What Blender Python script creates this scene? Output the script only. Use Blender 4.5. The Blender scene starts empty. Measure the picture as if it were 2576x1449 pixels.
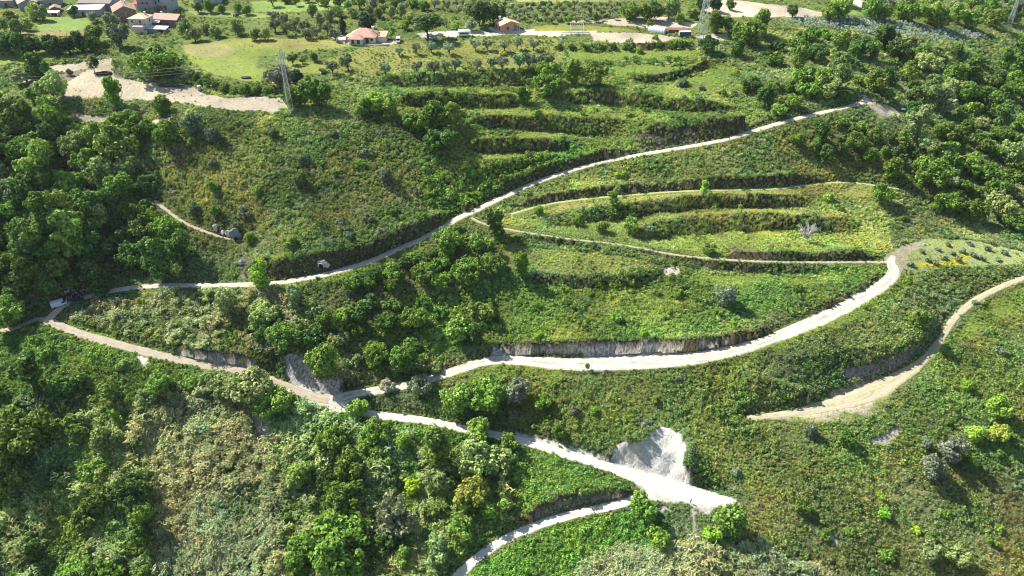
import bpy, bmesh, math, random
import numpy as np
from mathutils import Vector, Matrix, Euler

random.seed(7)
RNG = np.random.default_rng(11)
SC = bpy.context.scene
COL = SC.collection
R = math.radians

# ---------------------------------------------------------------- camera (drone 105 m above the plateau)
CH = 105.0
PITCH = R(34.0)
F = 1839.0                      # focal length in units of a 2576 px wide picture
CX, CY = 1288.0, 724.5
SP, CP = math.sin(PITCH), math.cos(PITCH)


def rays(px, py):
    a = (np.asarray(px, float) - CX) / F
    b = (CY - np.asarray(py, float)) / F
    return np.stack([a, CP + b * SP, -SP + b * CP], -1)


def project(P):
    x, y, z = P[..., 0], P[..., 1], P[..., 2] - CH
    d = y * CP - z * SP
    u = y * SP + z * CP
    d = np.maximum(d, 1.0)
    return CX + F * x / d, CY - F * u / d, d


# ---------------------------------------------------------------- value noise
def vnoise(x, y, scale, seed):
    rs = np.random.default_rng(seed)
    tab = rs.random((256, 256))
    X = np.asarray(x) / scale + 1000.3
    Y = np.asarray(y) / scale + 1000.7
    xi = np.floor(X).astype(int)
    yi = np.floor(Y).astype(int)
    fx = X - xi
    fy = Y - yi
    fx = fx * fx * (3 - 2 * fx)
    fy = fy * fy * (3 - 2 * fy)
    a = tab[xi & 255, yi & 255]
    b = tab[(xi + 1) & 255, yi & 255]
    c = tab[xi & 255, (yi + 1) & 255]
    d = tab[(xi + 1) & 255, (yi + 1) & 255]
    return (a * (1 - fx) + b * fx) * (1 - fy) + (c * (1 - fx) + d * fx) * fy - 0.5


def fbm(x, y, scale, seed, octv=3):
    s, amp = 0, 1.0
    for k in range(octv):
        s = s + amp * vnoise(x, y, scale / 2 ** k, seed + k)
        amp *= 0.5
    return s


def in_poly(px, py, poly):
    out = np.zeros(px.shape, bool)
    p = np.asarray(poly, float)
    m = (px >= p[:, 0].min()) & (px <= p[:, 0].max()) & (py >= p[:, 1].min()) & (py <= p[:, 1].max())
    if not m.any():
        return out
    x, y = px[m], py[m]
    r = np.zeros(x.shape, bool)
    n = len(p)
    for i in range(n):
        x1, y1 = p[i]
        x2, y2 = p[(i + 1) % n]
        if y1 == y2:
            continue
        c = ((y1 > y) != (y2 > y)) & (x < (x2 - x1) * (y - y1) / (y2 - y1) + x1)
        r ^= c
    out[m] = r
    return out


# ---------------------------------------------------------------- roads: picture points with real elevation (m) and width (m)
ROADS = {
 'R1': dict(w=3.4, pts=[(118,806,-48.6),(140,785,-48.2),(160,768,-47.8),(200,752,-47.3),(240,742,-46.8),(290,729,-46),(370,720,-45),(450,718,-44.2),(560,718,-43),(640,716,-42.2),
      (700,712,-41.5),(760,702,-41),(830,689,-40),(900,668,-39),(950,651,-38.4),(1000,627,-37.6),(1060,603,-36.6),(1110,575,-35.7),(1150,550,-34.9),
      (1200,528,-33.8),(1250,503,-32.6),(1300,480,-31.3),(1360,454,-29.8),(1430,431,-28.2),(1500,411,-26.7),(1580,395,-25),(1660,381,-23.2),(1740,368,-21.4),
      (1820,353,-19.4),(1880,335,-17.8),(1950,313,-16),(2010,297,-14.8),(2070,283,-13.6),(2120,272,-12.8),(2165,260,-12),(2182,250,-11.6),(2170,240,-11.3)]),
 'R2': dict(w=3.9, pts=[(118,806,-48.6),(150,820,-49.2),(200,840,-50),(260,857,-50.9),(330,876,-51.9),(400,893,-52.9),(470,910,-54),(530,922,-55),
      (590,930,-56),(650,943,-57),(720,972,-58.5),(780,998,-59.6),(830,1006,-60)]),
 'R3': dict(w=4.2, pts=[(830,1006,-60),(890,990,-59.6),(960,981,-59.2),(1020,970,-58.8),(1080,955,-58.4),(1130,938,-57.9),(1190,916,-57.3),(1250,904,-57),(1310,907,-56.4),
      (1400,915,-55.6),(1480,917,-54.9),(1560,913,-54.2),(1650,909,-53.2),(1730,904,-52.3),(1800,893,-51.4),(1880,874,-50),(1950,850,-48.8),(2020,822,-47.5),
      (2090,792,-46),(2150,760,-44.6),(2200,731,-43.4),(2240,703,-42.2),(2252,680,-41.6),(2240,662,-41.2),(2248,645,-40.9)],
      wf=lambda t: 1.0 + 0.9 * math.exp(-((t - 0.45) / 0.16) ** 2) + 0.35 * math.exp(-((t - 0.8) / 0.15) ** 2) - .55 * max(0, (t - .965) / .035)),
 'R4': dict(w=3.6, pts=[(830,1006,-60),(860,1022,-60.8),(930,1042,-61.8),(1000,1050,-62.5),(1070,1058,-63.3),(1120,1068,-64),(1160,1078,-64.6),(1230,1090,-65.3),(1300,1106,-66),(1370,1125,-66.9),
      (1430,1145,-67.6),(1500,1166,-68.4),(1560,1184,-69.1),(1610,1202,-69.7),(1660,1222,-70.2),(1720,1240,-70.6),(1780,1252,-71),(1845,1270,-71.4)],
      wf=lambda t: 1.0 + 1.1 * math.exp(-((t - 0.87) / 0.12) ** 2)),
 'R5': dict(w=3.3, pts=[(1640,1238,-70.5),(1600,1256,-71.2),(1560,1268,-71.8),(1500,1281,-72.5),(1440,1294,-73.3),(1380,1311,-74.2),(1320,1334,-75.2),(1260,1361,-76.2),
      (1210,1395,-77.3),(1160,1440,-78.6),(1110,1495,-80)]),
 'R6': dict(w=3.2, pts=[(1878,1051,-62.3),(1960,1044,-61.6),(2030,1032,-60.8),(2100,1016,-59.8),(2160,1000,-59),(2220,972,-57.9),(2270,945,-56.8),(2310,918,-55.6),(2340,890,-54.4),(2370,850,-52.8),
      (2392,810,-51.3),(2420,780,-50.1),(2460,750,-48.8),(2520,720,-47.2),(2600,690,-45.4)],
      wf=lambda t: 0.8 + 1.6 * math.exp(-((t - 0.3) / 0.14) ** 2)),
 'R7': dict(w=1.7, wf=lambda t: .75 + .75 * max(0, t - .5), pts=[(1185,548,-34.6),(1220,566,-35.1),(1290,580,-35.5),(1400,598,-36.1),(1460,605,-36.5),(1530,612,-36.9),(1600,622,-37.3),(1660,635,-37.9),(1720,645,-38.4),
      (1800,652,-38.9),(1900,658,-39.5),(2000,660,-40.1),(2100,660,-40.6),(2170,659,-40.9),(2235,660,-41.2)]),
 'R8': dict(w=1.5, pts=[(1285,540,-34.6),(1340,523,-33.9),(1400,510,-33.4),(1480,500,-33),(1560,493,-32.6),(1660,485,-32.3),(1750,480,-32.1),(1850,478,-32.1),(1950,476,-32.2),
      (2000,470,-32.3),(2060,462,-32.4),(2120,458,-32.7),(2180,463,-33.2),(2265,477,-34)]),
 'R10': dict(w=1.6, pts=[(390,505,-29.5),(430,538,-31),(470,565,-32.6),(520,585,-34),(560,598,-35),(608,606,-36)]),
 'R11': dict(w=2.6, pts=[(-40,832,-51.5),(0,831,-51),(30,829,-50.6),(62,816,-50),(95,800,-49.2),(118,806,-48.6)]),
}

# further control points of the bare hill: (px, py, z)
EXTRA = [(600,606,-36),(430,330,-10),(640,290,-8),(520,265,-6.5),(250,240,-7),(170,255,-8),(240,160,-4),(100,330,-14),(0,330,-14),(0,640,-42),(0,520,-15),(130,500,-18),(240,500,-23),(120,610,-41.5),(250,700,-46.3),(300,640,-45.3),(250,600,-43),(360,580,-41),(410,500,-32),(430,650,-43),(330,450,-27),
 (60,710,-46),(560,480,-24),(900,480,-24),(1050,380,-17),(900,300,-10),(720,275,-7.5),(700,110,-1),(400,110,-2),(200,60,0),(60,20,1.5),(0,140,-3),(0,240,-8),(900,110,-1),(920,60,0),(640,5,1),
 (1288,0,0.5),(1288,110,-3),(1288,60,-1),(1288,230,-10),(1288,300,-14),(1288,380,-22),(1550,280,-15),(1600,50,-0.5),(1600,110,-3),(1600,200,-10),(1750,65,-1),(1900,0,-2),(1900,130,-7),(1850,250,-13),
 (2100,60,-6),(2100,150,-10),(2300,100,-12),(2300,200,-20),(2400,60,-12),(2576,0,-14),(2576,120,-24),(2400,230,-24),(2576,250,-34),(2576,450,-42),(2300,350,-24),(2400,420,-33),(2300,550,-40),
 (2200,500,-35),(2450,560,-44),(2576,600,-45),(2576,900,-56),(2576,1449,-86),(2300,1250,-72),(2300,1100,-64.5),(2100,1200,-69.5),(1900,1150,-67),(2576,1150,-68),(1900,1449,-80),(2000,1350,-76),(1500,1449,-79),
 (0,1449,-84),(300,1449,-83.5),(700,1449,-82.5),(0,1000,-60),(0,1200,-71),(300,1100,-65.5),(300,1000,-60),(600,1100,-66),(600,1280,-75),(900,1200,-70.5),(1000,1330,-77),(1650,760,-45),(1350,760,-46.5),(1000,800,-49.5),(700,820,-49.5),(400,800,-48.5),
 (1900,760,-45.5),(2400,650,-42.5),(1500,1020,-61),(1700,1050,-62.5)]
WORLD_ANCH = [(-235,238,-30),(-270,290,-10),(-470,300,-14),(-430,160,-62),(-480,480,-2),(-450,720,4),(0,760,3),(280,760,-6),(520,720,-22),(480,430,-42),(430,270,-52),(360,140,-86),(0,40,-118),(-250,40,-118),(250,40,-120),(-300,100,-90)]  # leading points raise the unseen slope on the left to shade the ravine

# banks: lip line / toe line in picture points, lift above and below the plain hill (m)
BANKS = [
 dict(lip=[(1288,504),(1388,488),(1513,468),(1663,462),(1788,446),(1932,445),(2050,440),(2150,440)], toe=[(1300,533),(1400,506),(1525,492),(1660,480),(1790,472),(1932,471),(2060,458),(2150,457)], up=1.9, dn=-.9),
 dict(lip=[(1450,530),(1575,511),(1663,498),(1763,490),(1932,492),(2050,490)], toe=[(1330,575),(1440,568),(1538,556),(1613,548),(1713,533),(1813,527),(1932,523),(2040,532)], up=1.7, dn=-1.8),
 dict(lip=[(1600,572),(1650,556),(1713,545),(1813,538),(1932,536),(2057,548),(2170,549)], toe=[(1563,612),(1640,602),(1688,596),(1763,591),(1932,581),(2007,578),(2107,590),(2150,594)], up=1.7, dn=-1.9),
 dict(lip=[(1700,628),(1800,634),(1932,634),(2082,636),(2195,630),(2218,640)], toe=[(1700,640),(1800,650),(1932,655),(2082,657),(2195,656),(2222,655)], up=1.9, dn=-0.1),
 dict(lip=[(1325,588),(1420,604),(1538,616),(1625,631),(1713,648),(1788,655),(1932,664),(2050,666),(2144,666)], toe=[(1325,612),(1413,621),(1538,627),(1625,647),(1713,662),(1788,677),(1932,687),(2007,689),(2120,690)], up=.5, dn=-1.6),
 dict(lip=[(1320,682),(1400,690),(1500,698),(1590,692),(1650,676)], toe=[(1330,712),(1420,722),(1500,729),(1570,726),(1640,712),(1685,690)], up=1.2, dn=-1.2),
 dict(lip=[(1190,888),(1240,868),(1350,861),(1500,857),(1650,857),(1780,850),(1900,830),(2000,795),(2100,748),(2180,706),(2226,672)], toe=[(1190,908),(1240,893),(1350,894),(1500,897),(1650,889),(1780,876),(1900,853),(2000,817),(2100,772),(2185,725),(2236,684)], up=2.1, dn=0.0),
 dict(lip=[(600,648),(700,652),(830,638),(930,612),(1030,570),(1120,530),(1200,490)], toe=[(600,707),(700,701),(830,679),(930,650),(1030,606),(1120,562),(1200,520)], up=3.0, dn=0.0),
 dict(lip=[(1240,470),(1350,420),(1480,385),(1600,368)], toe=[(1240,500),(1350,450),(1480,408),(1600,388)], up=2.0, dn=0.0),
 dict(lip=[(1600,318),(1700,305),(1800,298),(1880,296),(1930,300)], toe=[(1600,384),(1700,367),(1800,348),(1880,326),(1930,314)], up=4.2, dn=0.0),
 dict(lip=[(430,868),(520,880),(600,890),(680,905)], toe=[(430,893),(520,911),(600,922),(680,945)], up=2.0, dn=0.0),
 dict(lip=[(700,888),(740,890),(790,905),(850,938),(900,950)], toe=[(716,962),(760,980),(810,988),(860,985),(905,982)], up=3.4, dn=0.0),
 dict(lip=[(1932,902),(2032,887),(2132,880),(2232,872),(2295,846),(2322,810),(2345,765)], toe=[(1942,955),(2007,972),(2064,981),(2132,962),(2182,948),(2245,930),(2307,888),(2345,838),(2360,790)], up=2.6, dn=-0.6),
 dict(lip=[(1832,932),(1900,948),(1990,971),(2060,988),(2096,1006)], toe=[(1885,1040),(1950,1036),(2020,1025),(2075,1014),(2098,1010)], up=2.2, dn=0.0),
 dict(lip=[(1545,1128),(1600,1096),(1660,1072),(1708,1078),(1730,1112),(1732,1160),(1745,1212),(1800,1232),(1850,1255)], toe=[(1548,1165),(1600,1168),(1640,1168),(1670,1176),(1695,1186),(1708,1196),(1722,1222),(1790,1238),(1845,1262)], up=3.6, dn=-0.2),
 dict(lip=[(1300,1082),(1400,1105),(1500,1140),(1545,1140)], toe=[(1300,1097),(1400,1122),(1500,1156),(1548,1168)], up=1.6, dn=0.0),
 dict(lip=[(1290,1320),(1350,1275),(1400,1245),(1500,1235),(1600,1225)], toe=[(1270,1345),(1330,1320),(1400,1297),(1500,1272),(1590,1250)], up=2.2, dn=0.0),
 dict(lip=[(1545,191),(1640,190),(1700,182),(1760,158),(1785,148)], toe=[(1560,207),(1640,211),(1705,201),(1765,176),(1795,160)], up=1.3, dn=-1.3),
 dict(lip=[(1450,152),(1560,152),(1650,150),(1730,146)], toe=[(1450,163),(1560,165),(1650,164),(1735,156)], up=1.1, dn=-1.1),
 dict(lip=[(1400,112),(1500,110),(1620,108),(1740,106)], toe=[(1400,124),(1500,124),(1620,126),(1740,124)], up=1.3, dn=-1.3),
 dict(lip=[(1000,237),(1120,236),(1240,238),(1310,240)], toe=[(1000,272),(1120,273),(1240,276),(1310,278)], up=2.0, dn=-2.0),
 dict(lip=[(960,192),(1100,186),(1250,182),(1400,178)], toe=[(960,222),(1100,222),(1250,222),(1400,214)], up=1.5, dn=-1.6),
 dict(lip=[(1420,228),(1550,230),(1700,246),(1850,262)], toe=[(1400,262),(1550,270),(1700,284),(1850,290)], up=2.0, dn=-1.9),
 dict(lip=[(1180,294),(1300,290),(1450,294),(1580,300)], toe=[(1180,320),(1300,326),(1450,338),(1560,350)], up=1.6, dn=-1.6),
 dict(lip=[(1180,350),(1300,344),(1400,350),(1490,360)], toe=[(1180,386),(1300,388),(1380,386),(1470,376)], up=1.8, dn=-1.9),
 dict(lip=[(1090,432),(1200,405),(1330,392),(1450,392)], toe=[(1110,500),(1200,470),(1330,428),(1450,404)], up=1.8, dn=-0.2),
 dict(lip=[(470,168),(520,192),(600,210),(690,218)], toe=[(480,210),(520,226),(570,240),(690,240)], up=1.2, dn=-1.0),
 dict(lip=[(300,150),(290,185),(350,203),(470,200)], toe=[(282,160),(285,200),(360,212),(470,214)], up=1.6, dn=-0.8),
]

# ---------------------------------------------------------------- plain hill: thin-plate spline through the control points


def pts3(px, py, z):
    d = rays(px, py)
    t = (np.asarray(z, float) - CH) / d[..., 2]
    return d * t[..., None] + np.array([0, 0, CH])


ctrl = []
for k, r in ROADS.items():
    a = np.array(r['pts'], float)
    P = pts3(a[:, 0], a[:, 1], a[:, 2])
    r['P'] = P
    if k != 'R10':
        ctrl.append(P)
e = np.array(EXTRA, float)
ctrl.append(pts3(e[:, 0], e[:, 1], e[:, 2]))
ctrl.append(np.array(WORLD_ANCH, float))
ctrl = np.concatenate(ctrl)
S = 100.0
cxy, cz = ctrl[:, :2] / S, ctrl[:, 2]


def tpsk(r2):
    return r2 * np.log(np.maximum(r2, 1e-12)) * 0.5


n = len(cxy)
d2 = ((cxy[:, None] - cxy[None]) ** 2).sum(-1)
A = np.zeros((n + 3, n + 3))
A[:n, :n] = tpsk(d2) + np.eye(n) * 0.012
A[:n, n] = 1
A[:n, n + 1:] = cxy
A[n:, :n] = A[:n, n:].T
W = np.linalg.solve(A, np.concatenate([cz, np.zeros(3)]))

DX = 0.8
X0, X1, Y0, Y1 = -352.0, 448.0, 84.0, 692.0
GX = np.arange(X0, X1 + 1e-6, DX)
GY = np.arange(Y0, Y1 + 1e-6, DX)
NX, NY = len(GX), len(GY)
# coarse evaluation, then bilinear refinement (the plain hill is smooth)
cxs, cys = GX[::4], GY[::4]
MX, MY = np.meshgrid(cxs, cys)
q = np.stack([MX.ravel(), MY.ravel()], -1) / S
zc = np.empty(len(q))
for i in range(0, len(q), 20000):
    dd = ((q[i:i + 20000, None] - cxy[None]) ** 2).sum(-1)
    zc[i:i + 20000] = tpsk(dd) @ W[:n] + W[n] + q[i:i + 20000] @ W[n + 1:]
zc = zc.reshape(MX.shape)


def bilin(grid, x, y, x0, y0, dx):
    ny, nx = grid.shape
    u = np.clip((np.asarray(x) - x0) / dx, 0, nx - 1.001)
    v = np.clip((np.asarray(y) - y0) / dx, 0, ny - 1.001)
    i = u.astype(int)
    j = v.astype(int)
    fu, fv = u - i, v - j
    return (grid[j, i] * (1 - fu) + grid[j, i + 1] * fu) * (1 - fv) + (grid[j + 1, i] * (1 - fu) + grid[j + 1, i + 1] * fu) * fv


FXg, FYg = np.meshgrid(GX, GY)
ZB = bilin(zc, FXg, FYg, X0, Y0, DX * 4)


def march(px, py, grid, dz=0.0):
    """first hit of picture rays with a height grid (+dz)"""
    px = np.atleast_1d(np.asarray(px, float))
    py = np.atleast_1d(np.asarray(py, float))
    dz = np.broadcast_to(np.asarray(dz, float), px.shape)
    D = rays(px, py)
    out = np.empty((len(px), 3))
    ts = np.linspace(60, 860, 1601)
    for s in range(0, len(px), 400):
        d = D[s:s + 400]
        k = 1.0 / d[:, 1]
        X = d[:, 0:1] * k[:, None] * ts
        Zr = CH + d[:, 2:3] * k[:, None] * ts
        Zt = bilin(grid, X, np.broadcast_to(ts, X.shape), X0, Y0, DX) + dz[s:s + 400, None]
        below = Zr <= Zt
        below[:, :30] &= False
        i = np.where(below.any(1), below.argmax(1), len(ts) - 1)
        i = np.maximum(i, 1)
        rr = np.arange(len(d))
        a = Zr[rr, i - 1] - Zt[rr, i - 1]
        b = Zr[rr, i] - Zt[rr, i]
        f = np.clip(a / np.maximum(a - b, 1e-9), 0, 1)
        y = ts[i - 1] + f * (ts[i] - ts[i - 1])
        out[s:s + 400] = np.stack([d[:, 0] * k * y, y, CH + d[:, 2] * k * y], -1)
    return out


def resample(P, step):
    P = np.asarray(P, float)
    seg = np.linalg.norm(np.diff(P[:, :2], axis=0), axis=1)
    s = np.concatenate([[0], np.cumsum(seg)])
    m = max(2, int(s[-1] / step))
    t = np.linspace(0, s[-1], m)
    return np.stack([np.interp(t, s, P[:, k]) for k in range(P.shape[1])], -1)


def smooth_line(P, it=2):
    P = np.asarray(P, float)
    for _ in range(it):
        q0 = P[:-1] * 0.75 + P[1:] * 0.25
        q1 = P[:-1] * 0.25 + P[1:] * 0.75
        P = np.concatenate([P[:1], np.stack([q0, q1], 1).reshape(-1, P.shape[1]), P[-1:]])
    return P


# ---------------------------------------------------------------- terraces: relax dz between road, lip and toe constraints
acc = np.zeros((NY, NX))
cnt = np.zeros((NY, NX))


def stamp(P, z, wt=1.0):
    i = np.round((P[:, 0] - X0) / DX).astype(int)
    j = np.round((P[:, 1] - Y0) / DX).astype(int)
    ok = (i >= 0) & (i < NX) & (j >= 0) & (j < NY)
    i, j = i[ok], j[ok]
    np.add.at(acc, (j, i), wt * (z[ok] - ZB[j, i]))
    np.add.at(cnt, (j, i), wt)


for b in BANKS:
    for key, lift in (('lip', b['up'] * 1.25), ('toe', b['dn'] * 1.25)):
        a = smooth_line(np.array(b[key], float), 1)
        P = march(a[:, 0], a[:, 1], ZB, lift)
        P = resample(P, 0.35)
        zz = bilin(ZB, P[:, 0], P[:, 1], X0, Y0, DX)
        m = len(P)
        tt = np.linspace(0, 1, m)
        taper = np.minimum(1, np.minimum(tt, 1 - tt) / 0.10) * (1 + .45 * vnoise(P[:, 0], P[:, 1], 6.0, 17))
        stamp(P, zz + lift * taper, 1.0)

ROADMASK_DX = 0.4
RMX, RMY = int((X1 - X0) / ROADMASK_DX) + 1, int((Y1 - Y0) / ROADMASK_DX) + 1
RMASK = np.zeros((RMY, RMX), bool)


def mask_disc(x, y, rad):
    i0 = int((x - rad - X0) / ROADMASK_DX); i1 = int((x + rad - X0) / ROADMASK_DX) + 1
    j0 = int((y - rad - Y0) / ROADMASK_DX); j1 = int((y + rad - Y0) / ROADMASK_DX) + 1
    i0, j0 = max(i0, 0), max(j0, 0)
    i1, j1 = min(i1, RMX - 1), min(j1, RMY - 1)
    if i1 <= i0 or j1 <= j0:
        return
    xs = X0 + np.arange(i0, i1 + 1) * ROADMASK_DX
    ys = Y0 + np.arange(j0, j1 + 1) * ROADMASK_DX
    RMASK[j0:j1 + 1, i0:i1 + 1] |= ((xs[None] - x) ** 2 + (ys[:, None] - y) ** 2) < rad * rad


NEAR = []


def masked(x, y):
    i = np.clip(((x - X0) / ROADMASK_DX + .5).astype(int), 0, RMX - 1)
    j = np.clip(((y - Y0) / ROADMASK_DX + .5).astype(int), 0, RMY - 1)
    return RMASK[j, i]


for k, r in ROADS.items():
    P = resample(smooth_line(r['P'], 2), 0.5)
    T = np.gradient(P[:, :2], axis=0)
    T /= np.linalg.norm(T, axis=1)[:, None] + 1e-9
    N = np.stack([-T[:, 1], T[:, 0]], -1)
    t = np.linspace(0, 1, len(P))
    wf = r.get('wf', lambda t: 1.0)
    wd = np.array([r['w'] * wf(v) for v in t])
    jag = 1 + 0.20 * vnoise(np.arange(len(P)) * 0.5, np.zeros(len(P)), 7.0, 5 + len(k)) + .20 * vnoise(np.arange(len(P)) * 0.5, np.zeros(len(P)), 1.9, 9 + len(P))
    r.update(C=P, N=N, W=wd, J=jag)
    for o in np.arange(-1, 1.01, 0.125):
        Q = P.copy()
        Q[:, :2] += N * (wd[:, None] * 0.5 + 0.35) * o
        stamp(Q, P[:, 2], 40.0)
    NEAR.append(np.concatenate([P, wd[:, None]], 1)[::2])
    for p, w in zip(P[::1], wd[::1]):
        mask_disc(p[0], p[1], w * 0.5 - 0.15)

con = cnt > 0
val = np.where(con, acc / np.maximum(cnt, 1e-9), 0)


def relax(con, val, init, it):
    g = init
    ci = con
    for _ in range(it):
        g2 = g.copy()
        g2[1:-1, 1:-1] = 0.25 * (g[:-2, 1:-1] + g[2:, 1:-1] + g[1:-1, :-2] + g[1:-1, 2:])
        g2[1:-1, 1:-1] *= 0.9985            # slowly forget far from any terrace
        g = np.where(ci, val, g2)
        g[0], g[-1], g[:, 0], g[:, -1] = 0, 0, 0, 0
    return g


levels = [(con, val)]
for _ in range(5):
    c, v = levels[-1]
    h, w = (c.shape[0] + 1) // 2, (c.shape[1] + 1) // 2
    pc = np.zeros((h * 2, w * 2)); pv = np.zeros((h * 2, w * 2))
    pc[:c.shape[0], :c.shape[1]] = c
    pv[:c.shape[0], :c.shape[1]] = v * c
    sc_ = pc.reshape(h, 2, w, 2).sum((1, 3)); sv = pv.reshape(h, 2, w, 2).sum((1, 3))
    levels.append((sc_ > 0, sv / np.maximum(sc_, 1)))
g = np.zeros(levels[-1][0].shape)
for lv in range(5, -1, -1):
    c, v = levels[lv]
    if g.shape != c.shape:
        g = np.repeat(np.repeat(g, 2, 0), 2, 1)[:c.shape[0], :c.shape[1]]
    g = relax(c, v, np.where(c, v, g), 60 if lv > 1 else 30)
DZ = g
ZG = ZB + DZ
# natural unevenness away from roads
free = np.ones((NY, NX))
mi = np.clip(((FXg - X0) / ROADMASK_DX + .5).astype(int), 0, RMX - 1)
mj = np.clip(((FYg - Y0) / ROADMASK_DX + .5).astype(int), 0, RMY - 1)
rm = RMASK[mj, mi].astype(float)
for _ in range(3):
    rm[1:-1, 1:-1] = np.maximum(rm[1:-1, 1:-1], 0.6 * np.maximum.reduce([rm[:-2, 1:-1], rm[2:, 1:-1], rm[1:-1, :-2], rm[1:-1, 2:]]))
free = 1 - np.clip(rm * 1.5, 0, 1)
gyy, gxx = np.gradient(ZG, DX)
SLOPE = np.degrees(np.arctan(np.hypot(gxx, gyy)))
rough = np.clip((SLOPE - 8) / 20, 0.08, 1.0)
ZG = ZG + free * rough * (1.3 * fbm(FXg, FYg, 14, 31, 3) + 0.5 * vnoise(FXg, FYg, 2.6, 44))
# raw cuts and slides: gullied, lumpy faces
RAW = [[(1535, 1160), (1550, 1105), (1600, 1085), (1660, 1062), (1715, 1066), (1738, 1110), (1738, 1200), (1690, 1200), (1600, 1170)],
       [(1235, 866), (1500, 852), (1800, 848), (1880, 848), (1780, 872), (1500, 890), (1235, 888)],
       [(712, 885), (780, 895), (810, 945), (868, 950), (862, 975), (800, 980), (740, 965), (716, 930)],
       [(600, 640), (830, 630), (940, 605), (935, 640), (830, 668), (600, 695)],
       [(1600, 330), (1700, 305), (1800, 296), (1880, 300), (1830, 335), (1740, 356), (1605, 376)],
       [(2110, 925), (2250, 880), (2325, 850), (2320, 870), (2245, 925), (2110, 952)]]
_qx, _qy, _ = project(np.stack([FXg, FYg, ZG], -1))
rawm = np.zeros(ZG.shape)
for pl in RAW:
    rawm[in_poly(_qx, _qy, pl)] = 1
for _ in range(2):
    rawm[1:-1, 1:-1] = .2 * (rawm[1:-1, 1:-1] + rawm[:-2, 1:-1] + rawm[2:, 1:-1] + rawm[1:-1, :-2] + rawm[1:-1, 2:])
ZG = ZG + rawm * free * (1.5 * np.abs(vnoise(FXg, FYg * .45, 3.2, 611)) + .9 * vnoise(FXg, FYg, 1.7, 612) - .35)
gyy, gxx = np.gradient(ZG, DX)
SLOPE = np.degrees(np.arctan(np.hypot(gxx, gyy)))


def ground_z(x, y):
    return bilin(ZG, x, y, X0, Y0, DX)


def at(px, py):
    """the ground point seen at a picture point"""
    p = march([px], [py], ZG)[0]
    return Vector(p)


def mpp(p):
    """metres per picture unit at a ground point"""
    return (p[1] * CP - (p[2] - CH) * SP) / F
# ---------------------------------------------------------------- materials
def new_mat(name):
    m = bpy.data.materials.new(name)
    m.use_nodes = True
    nt = m.node_tree
    nt.nodes.clear()
    out = nt.nodes.new('ShaderNodeOutputMaterial')
    return m, nt, out


def N_(nt, t, **kw):
    nd = nt.nodes.new(t)
    for k, v in kw.items():
        setattr(nd, k, v)
    return nd


def mixc(nt, a, b, fac, mode='MIX'):
    m = nt.nodes.new('ShaderNodeMix')
    m.data_type = 'RGBA'
    m.blend_type = mode
    m.clamp_factor = True
    for sock, v in ((m.inputs[6], a), (m.inputs[7], b), (m.inputs[0], fac)):
        if isinstance(v, (int, float)):
            sock.default_value = v
        elif isinstance(v, tuple):
            sock.default_value = (*v, 1)
        else:
            nt.links.new(v, sock)
    return m.outputs[2]


def noise_(nt, scale, detail=4, rough=.6, co=None):
    n = nt.nodes.new('ShaderNodeTexNoise')
    n.inputs['Scale'].default_value = scale
    n.inputs['Detail'].default_value = detail
    n.inputs['Roughness'].default_value = rough
    if co is None:
        g = nt.nodes.new('ShaderNodeNewGeometry')
        co = g.outputs['Position']
    nt.links.new(co, n.inputs['Vector'])
    return n.outputs['Fac']


def ramp_(nt, fac, a, b, ca=0.0, cb=1.0):
    r = nt.nodes.new('ShaderNodeMapRange')
    r.inputs[1].default_value = a
    r.inputs[2].default_value = b
    r.inputs[3].default_value = ca
    r.inputs[4].default_value = cb
    nt.links.new(fac, r.inputs[0])
    return r.outputs[0]


def bsdf(nt, out, col, rough=.8, spec=.25, metal=0.0, bump=None, bs=.3, bd=.1):
    p = nt.nodes.new('ShaderNodeBsdfPrincipled')
    if isinstance(col, tuple):
        p.inputs['Base Color'].default_value = (*col, 1)
    else:
        nt.links.new(col, p.inputs['Base Color'])
    p.inputs['Roughness'].default_value = rough
    p.inputs['Specular IOR Level'].default_value = spec
    p.inputs['Metallic'].default_value = metal
    if bump is not None:
        b = nt.nodes.new('ShaderNodeBump')
        b.inputs['Strength'].default_value = bs
        b.inputs['Distance'].default_value = bd
        nt.links.new(bump, b.inputs['Height'])
        nt.links.new(b.outputs[0], p.inputs['Normal'])
    nt.links.new(p.outputs[0], out.inputs[0])
    return p


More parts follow.
